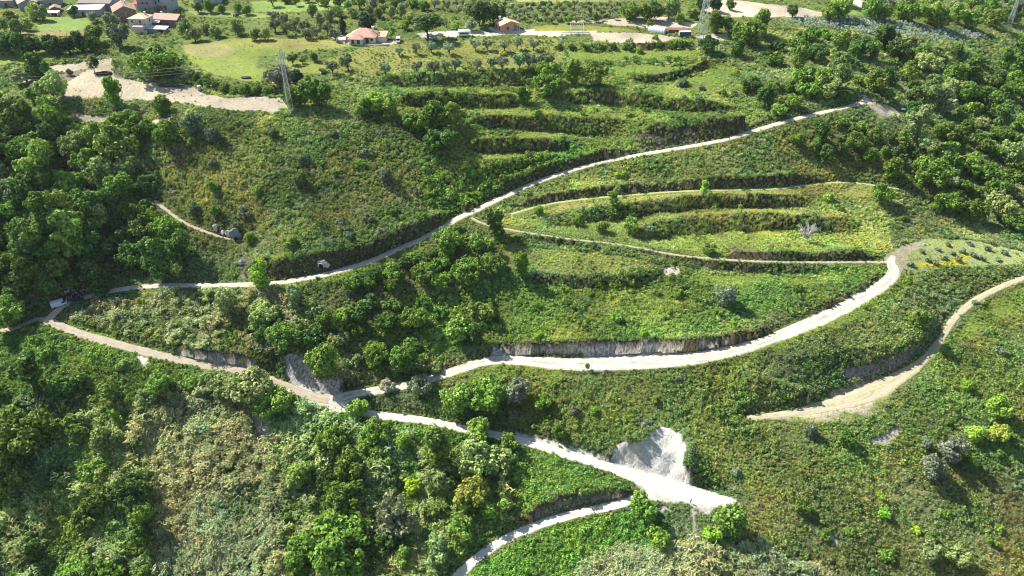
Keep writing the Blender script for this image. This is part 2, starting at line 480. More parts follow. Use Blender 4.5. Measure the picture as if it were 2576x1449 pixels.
def leaf_material(name, src, trans=0.38):
    """leaf colour = tint of the plant (object colour or instance attribute) x leaf-to-leaf variation"""
    m, nt, out = new_mat(name)
    if src == 'object':
        t = N_(nt, 'ShaderNodeObjectInfo').outputs['Color']
    else:
        a = N_(nt, 'ShaderNodeAttribute', attribute_type='INSTANCER', attribute_name='tint')
        t = a.outputs['Color']
    v = N_(nt, 'ShaderNodeAttribute', attribute_type='GEOMETRY', attribute_name='leafvar')
    c = mixc(nt, t, v.outputs['Color'], 1.0, 'MULTIPLY')
    d = N_(nt, 'ShaderNodeBsdfDiffuse')
    nt.links.new(c, d.inputs[0])
    tr = N_(nt, 'ShaderNodeBsdfTranslucent')
    cy = mixc(nt, c, (1.12, 1.18, 0.5), 1.0, 'MULTIPLY')
    nt.links.new(cy, tr.inputs[0])
    mx = N_(nt, 'ShaderNodeMixShader')
    mx.inputs[0].default_value = trans
    nt.links.new(d.outputs[0], mx.inputs[1])
    nt.links.new(tr.outputs[0], mx.inputs[2])
    gl = N_(nt, 'ShaderNodeBsdfGlossy')
    gl.inputs['Roughness'].default_value = 0.5
    gl.inputs[0].default_value = (1, 1, 1, 1)
    fr = N_(nt, 'ShaderNodeFresnel')
    fr.inputs[0].default_value = 1.3
    fm = N_(nt, 'ShaderNodeMath', operation='MULTIPLY')
    fm.inputs[1].default_value = 0.18
    nt.links.new(fr.outputs[0], fm.inputs[0])
    m2 = N_(nt, 'ShaderNodeMixShader')
    nt.links.new(fm.outputs[0], m2.inputs[0])
    nt.links.new(mx.outputs[0], m2.inputs[1])
    nt.links.new(gl.outputs[0], m2.inputs[2])
    nt.links.new(m2.outputs[0], out.inputs[0])
    return m


def plain(name, col, rough=.7, spec=.3, metal=0.0, var=.18, scale=1.2, bump=0.0):
    m, nt, out = new_mat(name)
    f = noise_(nt, scale, 5, .65)
    dark = tuple(c * (1 - var) for c in col)
    lite = tuple(min(1, c * (1 + var)) for c in col)
    c = mixc(nt, dark, lite, ramp_(nt, f, .3, .7))
    bsdf(nt, out, c, rough, spec, metal, f if bump else None, bump, .05)
    return m


def tinted(name, rough=.7, spec=.3, metal=0.0, var=.15):
    """colour taken from the object's own colour"""
    m, nt, out = new_mat(name)
    t = N_(nt, 'ShaderNodeObjectInfo').outputs['Color']
    f = noise_(nt, 2.5, 4)
    c = mixc(nt, t, (1 - var, 1 - var, 1 - var), ramp_(nt, f, .35, .75), 'MULTIPLY')
    bsdf(nt, out, c, rough, spec, metal)
    return m


def tile_mat(name, col, col2):
    """weathered clay roof tiles: rows by object coordinate, patches of older tile"""
    m, nt, out = new_mat(name)
    tc = N_(nt, 'ShaderNodeTexCoord').outputs['Object']
    w = N_(nt, 'ShaderNodeTexWave', wave_type='BANDS', bands_direction='X')
    w.inputs['Scale'].default_value = 1.6
    w.inputs['Distortion'].default_value = .4
    nt.links.new(tc, w.inputs['Vector'])
    f = noise_(nt, .9, 5, .7, tc)
    f2 = noise_(nt, 5, 3, .6, tc)
    c = mixc(nt, col, col2, ramp_(nt, f, .35, .7))
    c = mixc(nt, c, tuple(v * .6 for v in col2), ramp_(nt, f2, .58, .75, 0, .6))
    c = mixc(nt, c, (.62, .6, .58), ramp_(nt, w.outputs['Fac'], .2, .6, .5, 0), 'MULTIPLY')
    bsdf(nt, out, c, .85, .15, 0, w.outputs['Fac'], .5, .06)
    return m


M = {}
M['leaf'] = leaf_material('tree_foliage', 'object', .27)
M['cover'] = leaf_material('ground_cover_foliage', 'inst', .30)
M['bark'] = plain('bark', (.13, .105, .08), .9, .1, 0, .4, 3, .5)
M['grey_bark'] = plain('grey_bark', (.50, .48, .45), .9, .1, 0, .3, 3, .5)

# ground sheet: painted zones + soil grain
m, nt, out = new_mat('hillside_ground')
a = N_(nt, 'ShaderNodeAttribute', attribute_type='GEOMETRY', attribute_name='zone')
f = noise_(nt, .9, 6, .7)
f2 = noise_(nt, .12, 4, .6)
f3 = noise_(nt, 4.5, 4, .7)
c = mixc(nt, a.outputs['Color'], (.55, .56, .52), ramp_(nt, f, .38, .72), 'MULTIPLY')
c = mixc(nt, c, (1.22, 1.16, 1.02), ramp_(nt, f2, .4, .7), 'MULTIPLY')
c = mixc(nt, c, (.72, .72, .72), ramp_(nt, f3, .5, .75), 'MULTIPLY')
gm = N_(nt, 'ShaderNodeNewGeometry')
vm = N_(nt, 'ShaderNodeVectorMath', operation='MULTIPLY')
vm.inputs[1].default_value = (1.5, 1.5, .16)
nt.links.new(gm.outputs['Position'], vm.inputs[0])
fs = noise_(nt, 1.0, 6, .7, vm.outputs[0])
sx = N_(nt, 'ShaderNodeSeparateXYZ')
nt.links.new(gm.outputs['True Normal'], sx.inputs[0])
stp = ramp_(nt, sx.outputs[2], .86, .62)
dk = ramp_(nt, fs, .42, .60)
sa = N_(nt, 'ShaderNodeAttribute', attribute_type='GEOMETRY', attribute_name='streak')
sm = N_(nt, 'ShaderNodeMath', operation='MULTIPLY')
nt.links.new(stp, sm.inputs[0])
nt.links.new(sa.outputs['Fac'], sm.inputs[1])
mk = N_(nt, 'ShaderNodeMath', operation='MULTIPLY')
nt.links.new(sm.outputs[0], mk.inputs[0])
nt.links.new(dk, mk.inputs[1])
c = mixc(nt, c, (.36, .33, .28), mk.outputs[0], 'MULTIPLY')
hb = N_(nt, 'ShaderNodeMath', operation='ADD')
nt.links.new(f, hb.inputs[0])
nt.links.new(fs, hb.inputs[1])
bsdf(nt, out, c, .95, .1, 0, hb.outputs[0], .9, .4)
M['ground'] = m


def road_mat(name, colA, colB, grass, track=.6, strip=0.0, rimw=1.0, rut=.55):
    m, nt, out = new_mat(name)
    a = N_(nt, 'ShaderNodeAttribute', attribute_type='GEOMETRY', attribute_name='across')
    f = noise_(nt, .5, 5, .65)
    f2 = noise_(nt, 3.2, 4, .7)
    c = mixc(nt, colA, colB, ramp_(nt, f, .35, .68))
    c = mixc(nt, c, (.8, .78, .75), ramp_(nt, f2, .45, .75), 'MULTIPLY')
    # wheel tracks: |across| near .5 is packed and paler, middle and rims rougher and a little overgrown
    ab = N_(nt, 'ShaderNodeMath', operation='ABSOLUTE')
    nt.links.new(a.outputs['Fac'], ab.inputs[0])
    s = N_(nt, 'ShaderNodeMath', operation='SUBTRACT')
    nt.links.new(ab.outputs[0], s.inputs[0])
    s.inputs[1].default_value = .48
    s2 = N_(nt, 'ShaderNodeMath', operation='ABSOLUTE')
    nt.links.new(s.outputs[0], s2.inputs[0])
    w = ramp_(nt, s2.outputs[0], .12, .34)
    nz = ramp_(nt, noise_(nt, .9, 5, .7), .46, .62)
    mm = N_(nt, 'ShaderNodeMath', operation='MULTIPLY')
    nt.links.new(w, mm.inputs[0])
    nt.links.new(nz, mm.inputs[1])
    m3 = N_(nt, 'ShaderNodeMath', operation='MULTIPLY')
    nt.links.new(mm.outputs[0], m3.inputs[0])
    m3.inputs[1].default_value = strip
    c = mixc(nt, c, grass, m3.outputs[0])
    # overgrown, crumbling rims
    rim = ramp_(nt, ab.outputs[0], .62, 1.0)
    rn = N_(nt, 'ShaderNodeMath', operation='ADD')
    nt.links.new(rim, rn.inputs[0])
    nt.links.new(noise_(nt, 1.4, 5, .75), rn.inputs[1])
    c = mixc(nt, c, tuple(g * .8 for g in grass), ramp_(nt, rn.outputs[0], 1.12, 1.34, 0, rimw))
    # ruts running along the track
    al = N_(nt, 'ShaderNodeAttribute', attribute_type='GEOMETRY', attribute_name='along')
    cx_ = N_(nt, 'ShaderNodeCombineXYZ')
    s5 = N_(nt, 'ShaderNodeMath', operation='MULTIPLY')
    nt.links.new(a.outputs['Fac'], s5.inputs[0])
    s5.inputs[1].default_value = 4.5
    s6 = N_(nt, 'ShaderNodeMath', operation='MULTIPLY')
    nt.links.new(al.outputs['Fac'], s6.inputs[0])
    s6.inputs[1].default_value = .09
    nt.links.new(s5.outputs[0], cx_.inputs[0])
    nt.links.new(s6.outputs[0], cx_.inputs[1])
    rt = noise_(nt, 1.0, 4, .6, cx_.outputs[0])
    c = mixc(nt, c, (.66, .62, .55), ramp_(nt, rt, .50, .62, 0, rut), 'MULTIPLY')
    bsdf(nt, out, c, .95, .1, 0, f2, .5, .08)
    return m


M['road_pale'] = road_mat('pale_gravel', (0.430, 0.389, 0.334), (0.521, 0.480, 0.422), (.25, .25, .11), strip=.5)
M['road_white'] = road_mat('white_marl', (0.471, 0.425, 0.356), (0.580, 0.545, 0.488), (.30, .28, .15), strip=.9, rut=1.0)
M['road_chalk'] = road_mat('chalk_track', (0.497, 0.463, 0.400), (0.605, 0.578, 0.522), (.38, .345, .27), strip=.35, rimw=.25)
M['road_clay'] = road_mat('clay_track', (0.352, 0.297, 0.232), (0.427, 0.371, 0.297), (.22, .23, .10), strip=.45)
M['road_sand'] = road_mat('sandy_path', (0.371, 0.329, 0.232), (0.417, 0.371, 0.264), (.23, .26, .09), strip=.8, rimw=.35)
M['road_grass'] = road_mat('grassy_path', (.34, .36, .16), (.42, .42, .20), (.20, .27, .07), strip=.6)
M['white'] = plain('white_paint', (.78, .78, .76), .5, .4, 0, .06)
M['offwhite'] = plain('off_white_plaster', (.62, .59, .53), .85, .15, 0, .14, .6)
M['glass'] = plain('dark_window_glass', (.03, .04, .05), .12, .6, 0, .1)
M['rubber'] = plain('black_rubber', (.02, .02, .02), .85, .2)
M['steel'] = plain('galvanised_steel', (.42, .44, .44), .45, .5, .7, .15)
M['steel_pale'] = plain('weathered_steel', (.46, .47, .46), .6, .4, .35, .15)
M['grey_plaster'] = plain('grey_cement_plaster', (.30, .30, .31), .9, .15, 0, .25, .5)
M['blue_plaster'] = plain('bluish_grey_plaster', (.36, .40, .43), .9, .15, 0, .2, .5)
M['brown_wall'] = plain('bare_brown_block_wall', (.24, .18, .14), .9, .12, 0, .25, .8)
M['pink_wall'] = plain('salmon_plaster', (.62, .33, .22), .85, .15, 0, .1, .6)
M['wood'] = plain('weathered_planks', (.20, .14, .10), .85, .15, 0, .35, 1.5)
M['dark_wood'] = plain('dark_brown_wood', (.10, .05, .035), .7, .3, 0, .3)
M['tile_pink'] = tile_mat('pink_roof_tiles', (.62, .39, .31), (.52, .30, .23))
M['tile_orange'] = tile_mat('pale_orange_roof_tiles', (.66, .44, .31), (.55, .34, .23))
M['tile_old'] = tile_mat('old_brown_roof_tiles', (.40, .27, .20), (.27, .19, .15))
M['tile_red'] = tile_mat('red_roof_tiles', (.45, .14, .10), (.36, .12, .09))
M['tile_cream'] = tile_mat('cream_roof_tiles', (.66, .55, .40), (.55, .44, .32))
M['tile_grey'] = tile_mat('grey_brown_roof_tiles', (.36, .31, .27), (.27, .23, .20))
M['sheet'] = plain('pale_corrugated_sheet', (.52, .53, .54), .5, .4, .3, .2)
M['film'] = plain('greenhouse_film', (.60, .66, .70), .35, .5, 0, .12)
M['blue'] = plain('dark_blue_paint', (.05, .085, .19), .5, .4, 0, .15)
M['red'] = plain('red_paint', (.38, .035, .02), .4, .5, 0, .15)
M['rust'] = plain('rusty_sheet', (.22, .11, .08), .85, .2, 0, .3)
M['rock'] = plain('pale_grey_rock', (.46, .44, .41), .95, .1, 0, .35, .7, .8)
M['rock_dark'] = plain('slate_grey_rock', (.22, .24, .26), .95, .1, 0, .35, .7, .8)
M['soil_dark'] = plain('dark_spoil', (.07, .06, .05), .95, .1, 0, .5, .8, .8)
M['cave_shade'] = plain('cave_shade_black', (.02, .02, .02), 1, 0)  # black that stands for the shade inside the cave openings
M['concrete'] = plain('concrete', (.48, .46, .43), .9, .15, 0, .15, .6)
M['car'] = tinted('car_paint', .3, .5, 0, .08)
M['cloth'] = tinted('cloth', .9, .1)
M['skin'] = plain('skin', (.45, .27, .19), .6, .3, 0, .08)
M['hair'] = plain('dark_hair', (.03, .022, .018), .7, .3)
M['pad'] = leaf_material('cactus_pad', 'object', .05)
# ---------------------------------------------------------------- zones in the picture: ground colour, plant mix (leafy, grass, cane, dry), density, size, tint shift
SOIL = (.100, .122, .042)
MEAD = (.160, .225, .045)
MEADY = (.235, .235, .075)
CLAY = (.42, .365, .28)
CHALK = (.57, .54, .49)
ZONES = []


def zone(name, poly, col, mix=(.4, .4, 0, .2), dens=1.0, size=1.0, tint=(1, 1, 1)):
    ZONES.append((name, poly, col, mix, dens, size, tint))


zone('scrub', [(-9000, -9000), (9000, -9000), (9000, 9000), (-9000, 9000)], SOIL, (.45, .36, 0, .19), 1, 1)
zone('plateau', [(-900, -400), (3400, -400), (3400, 60), (2300, 95), (1900, 62), (1850, 104), (1400, 112), (1300, 125), (900, 135), (880, 175), (690, 245), (480, 175), (300, 140), (-900, 175)], (0.125, 0.165, 0.045), (.25, .65, 0, .1), .45, .7, (1.05, 1.05, .95))
zone('olive terraces', [(820, 150), (960, 105), (1400, 95), (1420, 150), (1390, 175), (1000, 190), (860, 190)], (0.210, 0.225, 0.065), (.2, .65, 0, .15), .5, .55, (1.25, 1.15, .9))
zone('upper terraces', [(960, 185), (1400, 165), (1430, 110), (1750, 108), (1800, 160), (1900, 200), (1950, 300), (1600, 380), (1300, 470), (1180, 520), (1080, 440), (1000, 300)], (0.140, 0.160, 0.049), (.42, .54, 0, .04), 1.1, .9, (.95, 1.02, .82))
zone('terrace grass', [(1200, 545), (1340, 505), (1500, 480), (1763, 462), (2060, 452), (2270, 480), (2230, 560), (2235, 655), (1900, 655), (1600, 618), (1290, 575)], (0.120, 0.145, 0.045), (.10, .88, 0, .02), 1.15, .95, (1.02, 1.02, .9))
zone('terrace field', [(1400, 126), (1740, 128), (1745, 145), (1450, 150)], MEAD, (.1, .9, 0, 0), .6, .45, (1.1, 1.15, .8))
zone('terrace field', [(1540, 166), (1720, 160), (1760, 150), (1740, 172), (1640, 186), (1545, 190)], MEAD, (.1, .9, 0, 0), .6, .45, (1.05, 1.1, .8))
zone('terrace field', [(1600, 215), (1740, 212), (1800, 165), (1850, 170), (1800, 220), (1700, 240)], MEAD, (.3, .7, 0, 0), .7, .6, (1.05, 1.1, .8))
zone('terrace field', [(1180, 276), (1560, 272), (1600, 300), (1300, 290), (1180, 294)], MEAD, (.2, .8, 0, 0), .8, .6, (1.1, 1.1, .8))
zone('terrace field', [(1180, 328), (1480, 342), (1490, 358), (1300, 344), (1185, 350)], MEAD, (.2, .8, 0, 0), .8, .6, (1.1, 1.1, .8))
zone('terrace field', [(1200, 388), (1380, 386), (1480, 378), (1490, 392), (1330, 394), (1180, 412)], MEAD, (.3, .7, 0, 0), .8, .6, (1.0, 1.1, .8))
zone('bramble above road', [(1060, 440), (1200, 410), (1490, 372), (1520, 388), (1350, 450), (1240, 503), (1150, 545), (1085, 565), (1055, 500)], (0.070, 0.105, 0.028), (.95, .05, 0, 0), 1.2, 1.15, (1.0, 1.15, .75))
zone('hill face', [(430, 320), (700, 295), (1000, 320), (1070, 450), (1110, 555), (950, 640), (620, 655), (430, 660), (450, 560), (390, 430)], (0.119, 0.119, 0.049), (.56, .30, 0, .14), 1.15, 1.0, (1.02, 1.0, .95))
zone('pale grass on hill face', [(430, 380), (600, 355), (690, 420), (640, 500), (560, 550), (470, 530), (405, 450)], (0.160, 0.170, 0.060), (.25, .6, 0, .15), 1.1, .9, (1.15, 1.1, .95))
zone('green slope', [(960, 745), (1200, 715), (1330, 712), (1570, 726), (1700, 690), (2235, 667), (2230, 690), (2000, 790), (1700, 855), (1240, 865), (1000, 890)], (0.091, 0.133, 0.034), (.66, .32, 0, .02), 1.15, .95, (1.02, 1.08, .8))
zone('mown terrace', [(1270, 614), (1420, 624), (1630, 650), (1660, 668), (1640, 680), (1560, 694), (1400, 690), (1290, 672), (1250, 640)], (0.155, 0.185, 0.055), (.12, .75, 0, .13), .7, .6, (1.15, 1.1, .9))
zone('terrace meadow', [(1690, 664), (1800, 680), (1932, 690), (2120, 692), (2130, 706), (1900, 712), (1720, 702), (1660, 694)], MEAD, (.2, .8, 0, 0), .8, .6, (1.1, 1.15, .8))
zone('terrace meadow', [(1660, 600), (1763, 593), (1932, 583), (2007, 580), (2107, 592), (2190, 610), (2190, 628), (1932, 632), (1800, 632), (1690, 624)], (0.150, 0.190, 0.050), (.15, .8, 0, .05), .9, .75, (1.1, 1.12, .8))
zone('terrace meadow', [(1620, 552), (1713, 535), (1813, 529), (1932, 525), (2040, 535), (2150, 545), (2170, 552), (1932, 540), (1713, 546)], MEADY, (.1, .85, 0, .05), .8, .6, (1.25, 1.1, .9))
zone('terrace meadow', [(1340, 524), (1560, 496), (1763, 478), (1932, 476), (2060, 465), (2180, 466), (2265, 480), (2260, 500), (2050, 490), (1900, 490), (1663, 497), (1450, 528), (1340, 540)], MEADY, (.15, .8, 0, .05), .7, .55, (1.2, 1.12, .9))
zone('dry slope below road', [(1290, 502), (1400, 462), (1600, 400), (2000, 310), (2150, 300), (2250, 400), (2260, 455), (2000, 445), (1663, 462), (1513, 468), (1300, 515)], (0.140, 0.154, 0.056), (.20, .72, 0, .08), 1.15, .95, (1.03, .99, .86))
zone('right slope', [(1745, 1110), (1800, 1060), (1880, 1062), (2090, 1066), (2230, 1030), (2300, 960), (2400, 870), (2440, 790), (2576, 715), (3400, 560), (3400, 1200), (2576, 1160), (2200, 1190), (1900, 1230), (1760, 1220)], (0.126, 0.140, 0.049), (.42, .48, 0, .10), 1.1, .9, (1.15, 1.1, .88))
zone('grass by right path', [(2420, 800), (2470, 760), (2600, 712), (2800, 660), (2800, 720), (2576, 760), (2460, 830), (2390, 900), (2340, 920)], MEAD, (.3, .7, 0, 0), .9, .6, (1.1, 1.15, .8))
zone('slope between tracks', [(1245, 922), (1400, 945), (1560, 945), (1720, 940), (1830, 925), (2098, 1008), (1960, 1036), (1870, 1060), (1745, 1100), (1660, 1065), (1550, 1125), (1300, 1080), (1240, 1000)], (0.105, 0.119, 0.042), (.44, .46, 0, .10), 1.15, .95, (1.1, 1.06, .86))
zone('grass rim of white track', [(1810, 912), (1900, 885), (2000, 845), (2100, 800), (2200, 745), (2260, 700), (2330, 690), (2200, 790), (2050, 850), (1900, 920), (1840, 935)], MEAD, (.35, .65, 0, 0), .8, .6, (1.08, 1.12, .8))
zone('grass rim of white track', [(1240, 918), (1330, 922), (1400, 932), (1480, 945), (1400, 948), (1300, 940), (1180, 965), (1120, 965)], MEAD, (.35, .65, 0, 0), .8, .5, (1.08, 1.12, .8))
zone('brushy slope', [(1860, 1290), (1900, 1235), (2200, 1195), (2576, 1165), (3400, 1210), (3400, 1900), (1700, 1900), (1850, 1400)], (0.140, 0.140, 0.059), (.24, .62, 0, .14), 1.15, 1.0, (1.12, 1.02, .92))
zone('bright bramble', [(1080, 1600), (1200, 1420), (1270, 1375), (1400, 1310), (1600, 1285), (1690, 1320), (1670, 1400), (1490, 1420), (1400, 1600)], (0.063, 0.112, 0.025), (.97, .03, 0, 0), 1.25, 1.1, (1.0, 1.22, .72))
zone('bright bramble', [(1290, 1112), (1370, 1138), (1450, 1168), (1560, 1198), (1618, 1226), (1560, 1228), (1400, 1235), (1310, 1290), (1240, 1330), (1240, 1200)], (0.070, 0.105, 0.028), (.78, .14, 0, .08), 1.2, 1.05, (.98, 1.15, .75))
zone('bright bramble', [(770, 1040), (850, 1045), (930, 1055), (1100, 1072), (1290, 1112), (1290, 1150), (1100, 1110), (900, 1100), (780, 1120)], (0.070, 0.105, 0.028), (.9, .1, 0, 0), 1.2, 1.0, (1.0, 1.2, .75))
zone('rank scrub', [(-900, 900), (200, 880), (480, 950), (700, 1010), (900, 1080), (1240, 1140), (1290, 1290), (1240, 1360), (1080, 1600), (-900, 1600)], (0.077, 0.091, 0.031), (.80, .08, .06, .06), 1.15, 1.45, (1.05, 1.08, .85))
zone('reed bed', [(165, 805), (300, 762), (420, 735), (560, 742), (690, 735), (760, 760), (740, 880), (640, 890), (520, 884), (430, 868), (330, 848), (220, 830)], (0.065, 0.065, 0.030), (.42, .04, .44, .1), .8, 1.2, (1.05, 1, .95))
zone('reed bed', [(370, 1040), (480, 980), (600, 990), (660, 1060), (690, 1140), (720, 1280), (760, 1600), (400, 1600), (410, 1280), (370, 1150)], (0.075, 0.065, 0.035), (.14, .02, .74, .1), .62, 1.25, (1.12, 1, .95))
zone('reed bed', [(1330, 1600), (1480, 1425), (1560, 1385), (1760, 1390), (1900, 1370), (2050, 1420), (2150, 1600)], (0.075, 0.065, 0.035), (.2, .05, .63, .12), .70, 1.2, (1.12, 1.0, .95))
zone('left slope', [(-900, 850), (60, 825), (120, 815), (300, 880), (520, 930), (640, 955), (480, 965), (350, 1010), (200, 1000), (-900, 1000)], (0.098, 0.119, 0.039), (.72, .2, 0, .08), 1.15, 1.1, (1.02, 1.1, .8))
zone('grass verge', [(150, 812), (180, 822), (290, 848), (330, 856), (325, 868), (230, 846), (150, 826)], MEAD, (.1, .9, 0, 0), .8, .5, (1.1, 1.25, .6))
zone('grass verge', [(690, 722), (800, 706), (880, 685), (960, 658), (1000, 640), (1080, 608), (1090, 614), (970, 672), (880, 698), (760, 725)], MEAD, (.1, .9, 0, 0), .9, .55, (1.2, 1.25, .6))
zone('meadow', [(455, 112), (640, 93), (860, 104), (885, 120), (780, 127), (655, 142), (640, 168), (705, 182), (690, 204), (640, 206), (560, 192), (500, 172), (478, 150)], (0.200, 0.250, 0.055), (.02, .98, 0, 0), .3, .32, (1.2, 1.15, .7))
zone('yellow meadow', [(640, 93), (860, 103), (880, 118), (760, 124), (640, 118), (560, 104)], MEADY, (.02, .98, 0, 0), .3, .32, (1.5, 1.2, .6))
zone('pale meadow', [(456, 112), (560, 104), (600, 128), (560, 142), (478, 140)], (0.270, 0.260, 0.110), (.02, .98, 0, 0), .25, .3, (1.3, 1.15, .9))
zone('meadow', [(88, 52), (118, 42), (215, 41), (230, 48), (222, 74), (160, 80), (95, 78)], (0.220, 0.320, 0.085), (0, 1, 0, 0), .15, .3, (1.1, 1.15, .8))
zone('dry strip', [(30, 82), (100, 78), (220, 76), (225, 90), (120, 92), (40, 90)], (0.270, 0.240, 0.100), (.05, .9, 0, .05), .3, .35, (1.3, 1.1, .9))
zone('meadow', [(-300, 134), (110, 134), (150, 140), (120, 152), (60, 162), (-300, 170)], (0.200, 0.260, 0.055), (.02, .98, 0, 0), .3, .32, (1.2, 1.2, .7))
zone('meadow', [(630, 4), (870, 4), (872, 26), (740, 30), (700, 33), (640, 26)], (0.220, 0.310, 0.080), (0, 1, 0, 0), .15, .3, (1.1, 1.15, .8))
zone('meadow', [(470, 30), (620, 28), (700, 36), (700, 44), (500, 40)], (0.210, 0.270, 0.075), (0, 1, 0, 0), .2, .3, (1.1, 1.15, .8))
zone('meadow', [(700, 150), (830, 160), (850, 178), (800, 186), (690, 184)], (0.210, 0.250, 0.060), (.02, .98, 0, 0), .3, .35, (1.2, 1.15, .7))
zone('meadow', [(1290, -60), (1560, -60), (1560, 2), (1440, 6), (1300, 4)], (0.250, 0.290, 0.100), (0, 1, 0, 0), .15, .3, (1.1, 1.1, .8))
zone('yellow meadow', [(1335, 66), (1430, 58), (1580, 72), (1610, 80), (1500, 82), (1350, 80)], (0.250, 0.270, 0.060), (0, 1, 0, 0), .3, .35, (1.4, 1.2, .55))
zone('mown field', [(2090, 14), (2180, 14), (2175, 40), (2110, 36)], (0.220, 0.310, 0.100), (0, 1, 0, 0), .1, .3, (1, 1.1, .9))
zone('cactus field', [(1925, 45), (2080, 40), (2230, 46), (2330, 66), (2470, 82), (2490, 98), (2430, 106), (2300, 102), (2180, 88), (2080, 72), (1990, 62)], (0.170, 0.220, 0.070), (0, 1, 0, 0), .3, .35, (1.0, 1.1, .8))
zone('olive grove', [(2225, 645), (2255, 620), (2320, 600), (2430, 602), (2576, 632), (2900, 690), (2900, 740), (2576, 668), (2480, 674), (2400, 670), (2300, 692), (2262, 668)], (0.270, 0.320, 0.125), (.03, .95, 0, .02), .35, .38, (1.0, 1.0, .8))
for yp in ([(2300, 672), (2350, 668), (2420, 655), (2440, 668), (2380, 676), (2320, 684)], [(2385, 622), (2420, 620), (2400, 634)], [(2405, 648), (2470, 646), (2440, 658), (2410, 657)]):
    zone('yellow flowers', yp, (.42, .36, .04), (.1, .9, 0, 0), .8, .4, (2.4, 1.9, .35))
zone('gravel drive', [(832, 88), (862, 86), (882, 90), (892, 104), (886, 113), (868, 111), (846, 98)], (0.500, 0.470, 0.430), (0, 0, 0, 0), 0)
zone('pale yard', [(888, 106), (960, 104), (1000, 98), (1010, 108), (960, 114), (900, 113)], (0.420, 0.400, 0.250), (0, 1, 0, 0), .15, .3)
zone('pale track', [(1040, 82), (1110, 78), (1230, 80), (1300, 78), (1420, 80), (1500, 78), (1500, 86), (1380, 90), (1280, 88), (1150, 92), (1060, 94)], (0.520, 0.480, 0.400), (0, 1, 0, 0), .06, .3)
zone('paving', [(1228, 70), (1240, 66), (1262, 82), (1312, 76), (1345, 74), (1350, 82), (1262, 86)], (0.600, 0.580, 0.550), (0, 0, 0, 0), 0)
CF = (.50, .425, .335)
zone('clay field', [(1483, 83), (1600, 83), (1650, 86), (1715, 98), (1640, 107), (1560, 110), (1495, 106)], CF, (0, 1, 0, 0), .02, .3)
zone('clay field', [(1380, 56), (1550, 48), (1640, 40), (1700, 46), (1752, 60), (1740, 72), (1640, 74), (1600, 66), (1500, 58)], CF, (0, 1, 0, 0), .06, .35)
zone('clay field', [(1752, 22), (1830, 0), (1900, 6), (1990, 16), (2090, 34), (2080, 42), (1925, 44), (1870, 42), (1800, 38)], CF, (0, 1, 0, 0), .04, .35)
zone('clay track', [(1748, 92), (1800, 86), (1830, 84), (1830, 100), (1780, 104)], CF, (0, 1, 0, 0), .1, .35)
zone('clay yard', [(165, 250), (150, 215), (195, 187), (232, 166), (285, 150), (290, 185), (300, 197), (370, 208), (480, 213), (520, 238), (570, 247), (640, 243), (705, 245), (724, 262), (690, 284), (600, 279), (520, 269), (440, 259), (330, 254), (260, 247)], CLAY, (.1, .8, 0, .1), .035, .4)
zone('eroded bank', [(60, 215), (140, 190), (200, 172), (235, 164), (200, 190), (160, 215), (150, 250), (100, 250)], (0.200, 0.155, 0.110), (.2, .5, 0, .3), .25, .6)
zone('clay track', [(130, 165), (200, 157), (280, 147), (286, 156), (205, 174), (140, 186), (60, 215), (55, 207)], CLAY, (0, 1, 0, 0), .05, .4)
zone('clay yard', [(178, 284), (265, 293), (276, 300), (265, 322), (225, 319), (200, 300)], CLAY, (0, 1, 0, 0), .04, .4)
zone('clay yard', [(378, 303), (432, 293), (432, 308), (384, 318)], CLAY, (0, 1, 0, 0), .04, .4)
zone('clay yard', [(30, 322), (100, 330), (110, 336), (40, 338)], CLAY, (.2, .8, 0, 0), .2, .5)
zone('landing', [(766, 1014), (800, 986), (845, 983), (897, 989), (905, 1003), (872, 1016), (870, 1037), (840, 1039), (800, 1027)], CHALK, (0, 1, 0, 0), .03, .4)
zone('white pad', [(1600, 1218), (1640, 1182), (1700, 1195), (1730, 1224), (1790, 1236), (1850, 1256), (1868, 1276), (1850, 1286), (1800, 1276), (1780, 1298), (1760, 1286), (1720, 1266), (1640, 1262), (1622, 1250)], CHALK, (0, 1, 0, 0), .006, .4)
zone('white scar', [(1535, 1158), (1545, 1124), (1572, 1108), (1606, 1112), (1636, 1086), (1664, 1070), (1690, 1078), (1713, 1090), (1727, 1128), (1722, 1168), (1736, 1200), (1752, 1236), (1690, 1222), (1620, 1186), (1545, 1176)], (0.660, 0.645, 0.620), (.1, .5, 0, .4), .012, .5)
zone('marl bank', [(1235, 876), (1350, 867), (1500, 860), (1650, 858), (1800, 856), (1870, 856), (1780, 880), (1650, 890), (1500, 898), (1350, 895), (1235, 895)], (0.550, 0.520, 0.480), (.15, .4, 0, .45), .14, .6, (1.1, 1, 1))
zone('marl bank', [(1300, 1086), (1400, 1110), (1500, 1142), (1550, 1150), (1548, 1174), (1480, 1155), (1380, 1124), (1300, 1100)], (0.520, 0.500, 0.460), (.2, .4, 0, .4), .15, .7)
zone('marl bank', [(440, 878), (520, 884), (640, 902), (660, 940), (560, 925), (450, 895)], (0.460, 0.430, 0.390), (.2, .3, .2, .3), .2, .8)
zone('marl bank', [(718, 893), (745, 890), (775, 905), (800, 948), (862, 955), (860, 984), (800, 990), (745, 976), (722, 940)], (0.500, 0.490, 0.470), (.2, .4, 0, .4), .06, .6)
zone('marl bank', [(1340, 1295), (1420, 1250), (1590, 1240), (1580, 1254), (1480, 1272), (1400, 1293), (1345, 1312)], (0.300, 0.270, 0.230), (.3, .4, 0, .3), .35, .8)
zone('dark bank', [(600, 648), (640, 655), (830, 645), (930, 630), (935, 650), (830, 678), (700, 702), (600, 700)], (0.160, 0.150, 0.130), (.5, .2, 0, .3), .65, .7, (.8, .8, .8))
